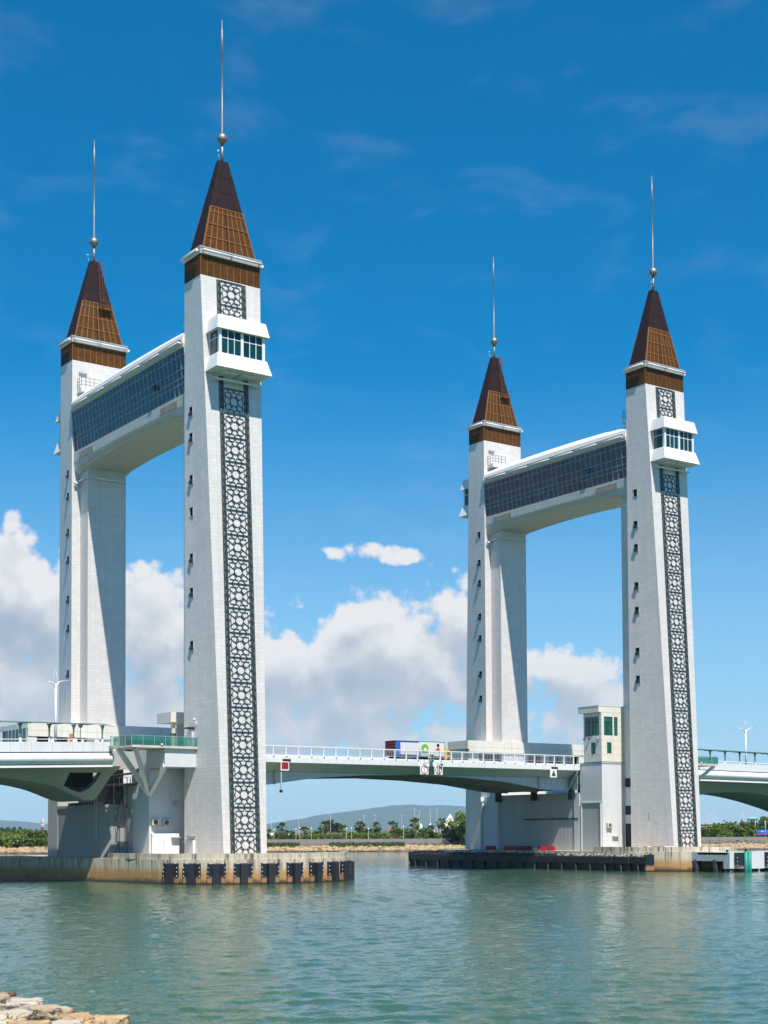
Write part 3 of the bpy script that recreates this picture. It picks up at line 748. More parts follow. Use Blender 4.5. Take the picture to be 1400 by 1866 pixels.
# ================================================================== caissons, piers, approaches (the far side is the mirror image of the near side)
def mir(sx): # x of a left-hand coordinate on that side
    return 0 if sx == 1 else BX
NX = {1: (2.5, 12.2), -1: (.6, 9.7)}
def caisson(sx, label):
    t = thing('caisson', label, 'caisson', (mir(sx), 0, 0), 'concrete caissons under the towers')
    left = [(-17.5, 36), (-17.6, 31), (-16.4, 27.2), (-13.6, 18.5), (-11.4, 11), (-10.6, 6)] if sx == 1 else []
    nc, nr = NX[sx]
    NOSE = [(nc + nr * cos(radians(a)), -1.2 + 10.5 * sin(radians(a))) for a in range(180, 361, 9)]
    FARN = [(nc + nr * cos(radians(a)), 35.5 + 10.5 * sin(radians(a))) for a in range(0, 181, 12)]
    plan = NOSE + FARN + left
    c = Vector((.6, 18))
    low = MB(); n = len(plan)
    run = ([(-16.4, 27.2), (-13.6, 18.5), (-11.4, 11), (-10.6, 6)] if sx == 1 else []) + NOSE
    for a, b in zip(run, run[1:]):   # formwork lifts with open joints
        L = (Vector(b) - Vector(a)).length; k = max(1, round(L / 2.4)); d = (Vector(b) - Vector(a)).normalized(); nv = Vector((d.y, -d.x))
        for i in range(k):
            p, q = Vector(a) + d * (L * i / k + .015), Vector(a) + d * (L * (i + 1) / k - .015); e = nv * random.uniform(.05, .075)
            MB().hexa([(*(p + e), -2), (*(q + e), -2), (*(p - e), -2), (*(q - e), -2), (*(p + e), 2.70), (*(q + e), 2.70), (*(p - e), 2.70), (*(q - e), 2.70)]).ob('wall_block', CAIS, t, sx=sx)
    low.prism(plan, -3, 2.72, bot=False); low.ob('body', CAIS, t, sx=sx)
    # upstand kerb with joints
    pth = [(-10.6, 8.4), (-10.45, 3)] + NOSE if sx == 1 else NOSE + [(nc + nr, 3.2)]
    if sx == 1: pth = pth[:-1]
    ins = lambda p: tuple(Vector(p) + (Vector((nc, max(-1.2, min(p[1], 8)))) - Vector(p)).normalized() * .45)
    out = lambda p: tuple(Vector(p) + (Vector((nc, max(-1.2, min(p[1], 8)))) - Vector(p)).normalized() * .06)
    for a, b in zip(pth, pth[1:]):
        d = (Vector(b) - Vector(a)).normalized() * .012; a = tuple(Vector(a) + d); b = tuple(Vector(b) - d)
        k = random.uniform(-.015, .015); P = [(*out(a), 2.7), (*out(b), 2.7), (*ins(a), 2.7), (*ins(b), 2.7), (*out(a), 3.33 + k), (*out(b), 3.33 + k), (*ins(a), 3.33 + k), (*ins(b), 3.33 + k)]
        MB().hexa(P).ob('kerb_block', CAIS, t, sx=sx)
    return t
C1 = caisson(1, 'weathered concrete island under the nearest tower, ringed with V-shaped black fenders')
C2 = caisson(-1, 'weathered concrete island under the control house, long black fender beam on its river side')
# V-shaped fenders on the near nose of the left caisson
def vfend():
    mb = MB().box(-.95, .95, -.16, .05, -.35, 2.22)
    for x_ in (-1.0, .86): mb.box(x_, x_ + .14, -.20, .05, -.3, 2.3)
    return mb
FBK = MB().hexa([(-.36, -.66, -1.5), (.36, -.66, -1.5), (-.44, -.16, -1.5), (.44, -.16, -1.5), (-.36, -.66, 2.18), (.36, -.66, 2.18), (-.44, -.16, 2.30), (.44, -.16, 2.30)]).mesh('fender_block', BLACK)
VME = vfend().mesh('fender', FEND); BME = MB().sphere((0, 0, 0), .075, 8, 5).mesh('bolt', BOLT)
for i in range(12):
    a = radians(200 + i * 13.9); p = Vector((2.5 + 12.28 * cos(a), -1.2 + 10.58 * sin(a)))
    a = math.atan2(sin(a) / 10.5, cos(a) / 12.2)
    fo = inst('fender', VME, C1, (p.x, p.y, 0), (0, 0, a + pi / 2))
    inst('fender_block', FBK, fo, (.06, 0, random.uniform(-.04, .04)))
    for s in (-1, 1):
        for z in (.9, 1.35, 1.8): inst('bolt', BME, fo, (s * .93, -.23, z))

# long black fender on the river side of the right caisson
for k in range(18):
    y0 = -7.3 + k * 2.95 + .04; y1 = y0 + 2.87
    xo = 61.35 - .9 + (0 if y0 > -2 else (-(y0 + 2)) * .10)
    f_ = MB().hexa([(xo, y0, 1.05), (xo + 1.3, y0, 1.05), (xo, y1, 1.05), (xo + 1.3, y1, 1.05), (xo, y0, 1.95), (xo + 1.3, y0, 2.5), (xo, y1, 1.95), (xo + 1.3, y1, 2.5)]).ob('fender_unit', BLACK, C2, loc=(-BX, 0, 0))
    gr = MB(); rnd = random.Random(k)
    for q in range(26):
        px_ = xo + rnd.uniform(.25, 1.25); py_ = rnd.uniform(y0 + .1, y1 - .1); zz = 1.95 + (px_ - xo) / 1.3 * .55; r_ = rnd.uniform(.06, .15)
        gr.box(px_ - r_, px_ + r_, py_ - r_, py_ + r_, zz - .05, zz + rnd.uniform(.04, .14))
    stuff(gr.ob('debris', SLABC if k < 6 else BLACK, f_))
    MB().box(xo + .35, xo + 1.5, y0 - .02, y1 + .02, -1.5, 1.05).ob('fender_skirt', BLACK, C2, loc=(-BX, 0, 0))
    MB().tube([(xo + .15, (y0 + y1) / 2 + dy, -1.5) for dy in (0,)] + [(xo + .15, (y0 + y1) / 2, 1.05)], .16, 8).ob('fender_pile', BLACK, C2, loc=(-BX, 0, 0))
MB().box(60.9, 62.5, -7.5, -7.32, -1, 2.3).ob('fender_end', FEND, C2, loc=(-BX, 0, 0))
MB().box(60.4, 62.2, 45.9, 46.1, -1, 2.3).ob('fender_end', FEND, C2, loc=(-BX, 0, 0))

def pier(sx, label):
    t = thing('bridge_pier', label, 'pier', (mir(sx), 0, 2.7), 'concrete piers between the tower pairs')
    def P(nm, mb, mt): return mb.ob(nm, mt, t, sx=sx, loc=(0, 0, -2.7))
    e0, e1 = 4.42, AY - 4.42
    # main chamber: shore and river walls
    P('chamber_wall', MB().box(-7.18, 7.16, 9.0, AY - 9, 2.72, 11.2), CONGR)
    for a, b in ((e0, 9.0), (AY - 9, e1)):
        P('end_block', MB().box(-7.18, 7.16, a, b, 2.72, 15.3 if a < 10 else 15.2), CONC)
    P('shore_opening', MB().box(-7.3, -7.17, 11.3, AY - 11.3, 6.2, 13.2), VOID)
    for y_ in (9.5, 12.3, 15.2, 18.1, 21, 24, 26.8): P('wall_joint', MB().box(7.15, 7.19, y_ - .03, y_ + .03, 2.8, 11.2), CONG)
    P('cable_tray', MB().box(7.15, 7.34, 9.3, 21.5, 7.3, 7.46), VOID)
    P('river_pilaster', MB().box(7.16, 7.42, 27.5, 31.8, 2.72, 11.0), CONC)
    P('river_pilaster', MB().box(7.16, 7.3, 9.06, 10.2, 2.72, 11.0), CONC)
    P('down_pipe', MB().tube([(7.55, 31.2, 11.0), (7.6, 30.9, 9.6), (7.5, 31.4, 8.6), (7.5, 31.4, 2.8)], .22, 8), WPAN)
    P('recess_panel', MB().box(7.14, 7.22, 4.75, 8.6, 2.8, 9.6), CONG)
    for q in ((4.6, 4.75, 2.8, 9.7), (8.6, 8.75, 2.8, 9.7), (4.6, 8.75, 9.6, 9.75)): P('recess_frame', MB().box(7.14, 7.34, *q), CONC)
    for y_ in (10.6, 18.9, 27.3): P('bearing_bracket', MB().box(7.16, 7.7, y_ - .45, y_ + .45, 10.2, 11.8), VOID)
    # link wall between pier and tower
    for a, b in ((1.9, e0), (e1, AY - 1.9)):
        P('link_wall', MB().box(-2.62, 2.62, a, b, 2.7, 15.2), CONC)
    for z0, z1 in ((11.9, 13.2), (7.9, 9.2), (2.8, 6.6)):
        for s in (-1, 1): P('link_opening', MB().box(s * 2.75 - .03, s * 2.75 + .03, 2.0, 4.2, z0, z1), VOID)
    # bearing wall under the approach girder
    y0, y1 = 12.3, 24.1
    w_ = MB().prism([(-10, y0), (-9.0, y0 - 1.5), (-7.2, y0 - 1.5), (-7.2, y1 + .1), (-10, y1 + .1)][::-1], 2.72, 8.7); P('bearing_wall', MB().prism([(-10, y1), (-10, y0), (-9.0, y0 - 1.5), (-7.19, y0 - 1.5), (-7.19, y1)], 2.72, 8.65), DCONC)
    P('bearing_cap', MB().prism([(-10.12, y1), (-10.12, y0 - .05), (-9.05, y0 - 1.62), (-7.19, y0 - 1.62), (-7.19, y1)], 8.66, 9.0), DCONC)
    P('bearing', MB().box(-9.6, -8.4, 14.5, 22, 9.0, 9.35), VOID)
    P('end_wall', MB().box(-10.05, -7.19, 24.2, 27.3, 2.72, 9.9), CONGR)
    # scaffold access stair on the shore side
    if sx == 1:
        sc = MB()
        for y_ in (9.6, 11.1): 
            for x_ in (-8.5, -7.5): sc.bar((x_, y_, 2.75), (x_, y_, 12.2), .08)
        for z in (4.6, 6.5, 8.4, 10.3, 12.2):
            sc.bar((-8.5, 9.6, z), (-8.5, 11.1, z), .07); sc.bar((-8.5, 9.6, z), (-7.5, 9.6, z), .07); sc.bar((-8.5, 9.6, z), (-8.5, 11.1, z - 1.8), .05); sc.bar((-8.5, 11.1, z), (-7.5, 11.1, z), .07)
        P('scaffold', sc, mat('scaffold_brown', (.06, .04, .04), .7))
        ld = MB()
        for y_ in (11.9, 12.5): ld.bar((-10.3, y_, 4.6), (-10.3, y_, 10.2), .06)
        for i in range(18): ld.bar((-10.3, 11.9, 4.7 + i * .3), (-10.3, 12.5, 4.7 + i * .3), .04)
        for i in range(6): ld.bar((-10.05, 12.5 + i * .8, 9.0), (-10.05, 12.5 + i * .8, 10.1), .05)
        ld.bar((-10.05, 12.5, 10.1), (-10.05, 16.5, 10.1), .05); ld.bar((-10.05, 12.5, 9.6), (-10.05, 16.5, 9.6), .04)
        P('cage_ladder', ld, GALV)
        pp = MB().tube([(-7.45, 6.5, 13.1), (-7.5, 8.6, 12.6), (-7.5, 14, 12.5)], .13, 8).tube([(-7.6, 5.0, 11.7), (-7.6, 7.5, 11.3), (-7.6, 15, 11.4)], .16, 8)
        P('service_pipe', pp, mat('rusty_pipe', (.07, .03, .025), .7, fn=f_dirty((.07, .03, .025), .5, 3, tint=(2.2, 2, 1.6))))
        P('service_pipe', MB().tube([(-7.28, 9.2, 13.0), (-7.28, 9.2, 11.5), (-7.28, 8.7, 11.0), (-7.28, 8.7, 2.8)], .06, 6), GALV)
        P('conduit', MB().tube([(-4.6, e0 - .06, 10.6), (-4.6, e0 - .06, 6.9)], .045, 6), WHITE)
        P('low_annex', MB().box(-7.0, -3.55, e0 - .45, e0, 2.72, 5.55), WHITE)
        P('annex_door', MB().box(-6.3, -5.4, e0 - .50, e0 - .45, 2.8, 4.9), PWH)
        P('annex_canopy', MB().box(-4.6, -3.5, e0 - .95, e0 - .45, 5.0, 5.12), GALV)
        P('wall_stain', MB().tube([(-3.9, e0 - .012, 9.1), (-3.9, e0 - .006, 9.1)], .34, 12), CONG)
    else:
        P('annex_door', MB().box(3.15, 3.75, e0 - .06, e0 - .01, 2.8, 5.0), PWH)
        P('wall_shelf', MB().box(4.1, 5.3, e0 - .4, e0, 4.75, 4.9), CABN)
    return t
PR1 = pier(1, 'grey and white pier on the left caisson with scaffold, cage ladder and pipes')
PR2 = pier(-1, 'grey pier on the right caisson with river wall shaded by the deck')
def aircon(x, y, z, label):
    t = thing('air_conditioner', label, 'air conditioner', (x, y, z), 'wall-mounted air conditioners')
    MB().box(-.5, .5, -.42, -.05, -.36, .36).ob('casing', CABN, t)
    MB().tube([(-.1, -.45, 0), (-.1, -.415, 0)], .27, 16).ob('fan_grille', FAN, t)
    for s in (-.4, .4): MB().box(s - .03, s + .03, -.42, 0, -.44, -.37).ob('bracket', GALV, t)
    return t
aircon(-6.45, 4.42, 6.85, 'cream air conditioner left of the two on the pier wall, fully in the sun')
aircon(-5.05, 4.42, 6.8, 'cream air conditioner right of the two, at the foot of the thin white conduit')
aircon(65.6, 4.42, 6.4, 'air conditioner on the white wall below the control house')

# ------------------------------------------------------------------ control houses
def control_house(sx, label):
    t = thing('control_house', label, 'control house', (mir(sx), 0, 15.5), 'control houses at the river side of the towers')
    def P(nm, mb, mt, par=t): return mb.ob(nm, mt, par, sx=sx, loc=(0, 0, -15.5) if par is t else (0, 0, 0))
    x0, x1, y0, y1, z0, z1 = 2.62, 7.16, 4.40, 8.05, 15.45, 22.65
    P('wall', MB().box(x0, x1, y0, y1, z0, z1), CJOINT)
    P('string_course', MB().box(x0 - .02, x1 + .05, y0 - .05, y1 + .8, 15.30, 15.52), CONG)
    P('link_cladding', MB().box(2.55, 2.80, 1.95, 4.38, 15.5, 23.5), CREAM)
    P('roof', MB().box(2.60, 7.78, 4.32, 8.6, 22.66, 23.55), CREAM)
    P('roof_coping', MB().box(2.58, 7.82, 4.28, 8.64, 23.55, 23.65), CREAM)
    # cladding panels, set proud of the dark joint, leaving the window openings
    nx, nz = 4, 7; hh = (z1 - 15.55) / nz; wx = (x1 - x0) / nx; wy_ = (y1 - y0) / 4
    front_win = [(6.75, 5.05, 19.35, 22.05), (4.75, 4.05, 19.35, 22.05), (6.2, 5.3, 16.75, 18.35)]
    side_win = [(4.8, 7.7, 19.35, 22.05), (5.6, 6.55, 16.75, 18.35)]
    def cells(a0, a1, n, b0, b1, m_, wins):
        xs = sorted({a0 + (a1 - a0) * i / n for i in range(n + 1)}); zs = [b0 + (b1 - b0) * j / m_ for j in range(m_ + 1)]
        for i in range(n):
            for j in range(m_):
                X0, X1, Z0, Z1 = xs[i], xs[i + 1], zs[j], zs[j + 1]
                rects = [(X0, X1, Z0, Z1)]
                for wa, wb, wc, wd in wins:
                    wa, wb = min(wa, wb), max(wa, wb); nr = []
                    for r in rects:
                        if r[1] <= wa or r[0] >= wb or r[3] <= wc or r[2] >= wd: nr.append(r); continue
                        if r[0] < wa: nr.append((r[0], wa, r[2], r[3]))
                        if r[1] > wb: nr.append((wb, r[1], r[2], r[3]))
                        c0, c1 = max(r[0], wa), min(r[1], wb)
                        if r[2] < wc: nr.append((c0, c1, r[2], wc))
                        if r[3] > wd: nr.append((c0, c1, wd, r[3]))
                    rects = nr
                for r in rects:
                    if r[1] - r[0] > .06 and r[3] - r[2] > .06: yield r
    for a, b, c, d in cells(x0, x1, nx, 15.55, z1, nz, front_win): P('cladding_panel', MB().box(a + .01, b - .01, y0 - .09, y0 + .01, c + .01, d - .01), CREAM)
    for a, b, c, d in cells(y0 - .09, y1, 4, 15.55, z1, nz, side_win): P('cladding_panel', MB().box(x1 - .01, x1 + .09, a + .01, b - .01, c + .01, d - .01), CREAM)
    def window(ax, a, b, c, d, cols, transom):
        a, b = min(a, b), max(a, b)
        wn = bpy.data.objects.new('window', None); COL.objects.link(wn); wn.parent = t; wn.location = (0, 0, -15.5)
        B = (lambda u0, u1, v0, v1, z0_, z1_: MB().box(u0, u1, y0 - v1, y0 - v0, z0_, z1_)) if ax == 'x' else (lambda u0, u1, v0, v1, z0_, z1_: MB().box(x1 + v0, x1 + v1, u0, u1, z0_, z1_))
        fr = mat('window_frame_dark', (.03, .035, .035), .4)
        zt = d - (d - c) * .28; cw = (b - a) / cols
        for i in range(cols):
            for (q0, q1) in (((c, zt), (zt, d)) if transom else ((c, d),)):
                P('pane', B(a + cw * i + .06, a + cw * (i + 1) - .06, .005, .02, q0 + .06, q1 - .06), GGLASS, wn)
            P('mullion', B(a + cw * i - (.0 if i == 0 else .06), a + cw * i + .06, .0, .05, c, d), fr, wn)
        P('mullion', B(b - .06, b, .0, .05, c, d), fr, wn)
        for z_ in ([c, zt, d] if transom else [c, d]): P('rail', B(a, b, .002, .045, max(c, z_ - .06), min(d, z_ + .06)), fr, wn)
    window('x', *front_win[0], 2, True); window('x', *front_win[1], 1, True); window('x', *front_win[2], 2, False)
    window('y', *side_win[0], 4, True); window('y', *side_win[1], 2, False)
    for y_, z_ in ((7.8, 18.9), (6.8, 18.9)): P('wall_lamp', MB().sphere((x1 + .25, y_, z_), .15, 8, 6).bar((x1, y_, z_), (x1 + .25, y_, z_), .06), VOID)
    P('siren', MB().sphere((x1 + .3, 4.9, 18.9), .2, 8, 6).bar((x1, 4.9, 19.1), (x1 + .3, 4.9, 19.1), .08).box(x1 + .1, x1 + .4, 4.8, 5.0, 18.6, 18.75), GALV)
    return t
control_house(-1, 'cream control house with teal windows at the right end of the deck')
control_house(1, 'cream control house mostly hidden behind the nearest tower, roof edge showing')

# ------------------------------------------------------------------ approaches
def approach(sx, label, x_start, x_end, slope, prof, hole):
    t = thing('approach_span', label, 'bridge', (mir(sx), 0, 0), 'approach spans of the bridge')
    zo = lambda x: slope * (x - x_start) * (-1)      # drop away from the pier
    n = int(abs(x_end - x_start) / 1.18)
    X = [x_start + (x_end - x_start) * i / n for i in range(n + 1)]
    def ex(pr, a, b, y_mirror=False):
        f = lambda y: AY - y if y_mirror else y
        g = .012
        aa, bb = (a - g if a > b else a + g), (b + g if a > b else b - g)
        return MB().loft([[(aa, f(y), z + zo(aa)) for y, z in pr], [(bb, f(y), z + zo(bb)) for y, z in pr]])
    bul = [(4.75, 14.78)] + [(4.45 - .42 * sin(pi * (k + .5) / 8), 14.75 - 1.32 * (k + .5) / 8) for k in range(8)] + [(4.75, 13.40)]
    par = [(4.75, 14.86), (4.42, 14.86), (4.40, 15.96), (4.75, 15.96)]
    for a, b in zip(X, X[1:]):
        for yf in ((False, True) if abs(a - x_start) < 14 else (False,)):
            ex(par, a, b, yf).ob('parapet_panel', WPAN, t, sx=sx); ex(bul, a, b, yf).ob('bullnose_panel', WPAN, t, sx=sx)
    big = lambda pr, nm, mt: MB().loft([[(a, y, z + zo(a)) for y, z in pr] for a in (x_start, x_end)]).ob(nm, mt, t, sx=sx)
    big([(4.36, 13.12), (4.36, 13.36), (5.2, 13.36), (5.2, 13.12)], 'drip_edge', WHITE)
    big([(4.6, 13.37), (4.6, 15.9), (4.9, 15.9), (4.9, 13.37)], 'parapet_core', CJOINT)
    big([(4.9, 13.3), (4.9, 14.95), (AY - 4.9, 14.95), (AY - 4.9, 13.3)], 'deck_slab', CONG)
    big([(8.8, 14.95), (8.8, 15.0), (AY - 8.8, 15.0), (AY - 8.8, 14.95)], 'road_surface', ASPH)
    big([(AY - 4.75, 13.2), (AY - 4.75, 15.9), (AY - 4.42, 15.9), (AY - 4.42, 13.2)], 'far_parapet', WPAN)
    # hand rail
    rl = MB().tube([(x_start - .3 * (1 if x_end < x_start else -1), 4.6, 16.25 + zo(x_start)), (x_end, 4.6, 16.25 + zo(x_end))], .05, 6); rl.ob('hand_rail', WHITE, t, sx=sx)
    for i in range(0, n, 3):
        MB().box(X[i] - .12, X[i] + .12, 4.5, 4.7, 15.95 + zo(X[i]), 16.22 + zo(X[i])).ob('rail_post', WHITE, t, sx=sx)
    # girder: sloped webs with a curved bottom
    yw = lambda z: 6.0 + (13.3 - z) * .55
    web_out = [(x, z) for x, z in prof]
    top = 13.3
    def webside(f, nm):
        pts = web_out + [(prof[-1][0], top + zo(prof[-1][0])), (prof[0][0], top + zo(prof[0][0]))] if False else web_out
        loops = [[Vector((x, z, 0)) for x, z in pts]]
        if hole: loops.append([Vector((x, z, 0)) for x, z in hole])
        flat = [p for l in loops for p in l]; mb = MB()
        for tri in tessellate_polygon(loops):
            q = [(flat[k].x, f(yw(flat[k].y)), flat[k].y) for k in tri]
            nrm = (Vector(q[1]) - Vector(q[0])).cross(Vector(q[2]) - Vector(q[0]))
            want = -1 if f(0) < 5 else 1
            mb.face(q if nrm.y * want > 0 else q[::-1])
        if hole:
            for a, b in zip(hole, hole[1:] + hole[:1]):
                mb.face([(a[0], f(yw(a[1])), a[1]), (b[0], f(yw(b[1])), b[1]), (b[0], f(yw(b[1]) + 1.2), b[1]), (a[0], f(yw(a[1]) + 1.2), a[1])])
        mb.ob(nm, APPR, t, sx=sx)
    webside(lambda y: y, 'girder_web'); webside(lambda y: 24.6 - y, 'girder_web')
    low = [p for p in prof if p[1] < 13.0]
    mb = MB()
    for a, b in zip(low, low[1:]):
        mb.face([(a[0], yw(a[1]), a[1]), (b[0], yw(b[1]), b[1]), (b[0], 24.6 - yw(b[1]), b[1]), (a[0], 24.6 - yw(a[1]), a[1])])
    mb.ob('girder_soffit', APPR, t, sx=sx)
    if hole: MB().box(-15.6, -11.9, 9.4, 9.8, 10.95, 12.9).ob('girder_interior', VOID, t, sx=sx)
    return t
def curve(pts, k=6):
    out = []
    for i in range(len(pts) - 1):
        p0, p1, p2, p3 = pts[max(i - 1, 0)], pts[i], pts[i + 1], pts[min(i + 2, len(pts) - 1)]
        for j in range(k):
            u = j / k; q = []
            for c in (0, 1):
                q.append(.5 * (2 * p1[c] + (-p0[c] + p2[c]) * u + (2 * p0[c] - 5 * p1[c] + 4 * p2[c] - p3[c]) * u * u + (-p0[c] + 3 * p1[c] - 3 * p2[c] + p3[c]) * u ** 3))
            out.append(tuple(q))
    return out + [pts[-1]]
P1 = curve([(-60, 8.2), (-48, 10.6), (-36, 11.9), (-27, 12.0), (-21, 11.5), (-17.4, 10.85), (-14.4, 9.7), (-13.0, 9.38), (-12.2, 9.6), (-11.6, 10.7), (-10.9, 12.2), (-10.1, 12.95)], 5) + [(-10.0, 13.3)]
HOLE = [(-16.0, 12.5), (-12.2, 12.55), (-12.55, 11.6), (-13.3, 10.7), (-14.2, 10.25), (-15.2, 10.5), (-16.4, 11.0)]
A1 = approach(1, 'white approach deck on the left with curved girder, ending at the viewing platform', -11.7, -60, -.031, P1 + [(-60, 13.3)], HOLE)
P2 = curve([(-60, 3.4), (-50, 6.0), (-42.6, 8.7), (-37, 10.2), (-33, 10.95), (-30, 11.35), (-26, 11.6), (-20, 11.5), (-16, 11.0), (-13.5, 10.2), (-11.6, 11), (-10.1, 12.95)], 5) + [(-10.0, 13.3)]
A2 = approach(-1, 'white approach deck leaving the picture at the right, arched dark girder below', -11.7, -60, -.010, P2 + [(-60, 13.3)], None)

# ------------------------------------------------------------------ viewing platforms
def platform(sx, label):
    t = thing('viewing_platform', label, 'viewing platform', (mir(sx), 0, 15.0), 'glass-railed viewing platforms')
    def P(nm, mb, mt): return mb.ob(nm, mt, t, sx=sx, loc=(0, 0, -15))
    pl = [(-11.75, -.62), (-3.35, -.62), (-3.35, 4.4), (-12.1, 4.4), (-12.05, 3.6)]
    P('slab', MB().prism(pl, 15.12, 15.38), SLABC)
    P('upstand_beam', MB().box(-7.55, -3.4, -.30, 4.4, 13.06, 15.10), CONC)
    P('soffit_box', MB().box(-7.1, -3.42, 4.3, 9, 12.9, 15.1), CONG)
    f0 = Vector((-7.22, 4.35, 10.05))
    for a in ((-11.6, 3.2, 15.1), (-11.2, -.3, 15.1), (-7.45, -.1, 13.2)):
        P('strut', MB().bar(f0, a, .42, .5), WPAN)
    P('back_wall', MB().box(-11.6, -7.1, 7.0, 7.3, 13.0, 15.1), CONG)
    gl = [(-12.05, 3.6), (-11.75, -.55), (-3.45, -.55)]
    def pane(a, b, i):
        d = (Vector(b) - Vector(a)); k = max(1, round(d.length / 1.4)); d.normalize(); nv = Vector((d.y, -d.x)) * .012
        for j in range(k):
            L = (Vector(b) - Vector(a)).length; p = Vector(a) + d * (L * j / k + .03); q = Vector(a) + d * (L * (j + 1) / k - .03)
            P('glass_pane', MB().hexa([(*(p - nv), 15.4), (*(q - nv), 15.4), (*(p + nv), 15.4), (*(q + nv), 15.4), (*(p - nv), 16.42), (*(q - nv), 16.42), (*(p + nv), 16.42), (*(q + nv), 16.42)]), RGLASS)
            P('post', MB().box(p.x - .06, p.x - .01, p.y - .03, p.y + .03, 15.38, 16.45), GALV)
    pane(gl[0], gl[1], 0); pane(gl[1], gl[2], 1)
    P('post', MB().box(-3.5, -3.4, -.62, -.5, 15.38, 16.45), GRNST); P('end_post', MB().box(-12.35, -12.05, 3.5, 3.75, 15.38, 16.6), mat('pale_green_post', (.36, .55, .47), .5))
    for a, b in zip(gl, gl[1:]): P('top_rail', MB().bar((*a, 16.46), (*b, 16.46), .05), GALV)
    P('flood_lamp', MB().sphere((-8.1, -.66, 15.5), .13, 8, 6), SWHITE)
    return t
platform(1, 'glass-railed concrete platform on V-shaped struts left of the nearest tower')
platform(-1, 'glass-railed platform on a slanting strut, peeking out right of the lattice tower')

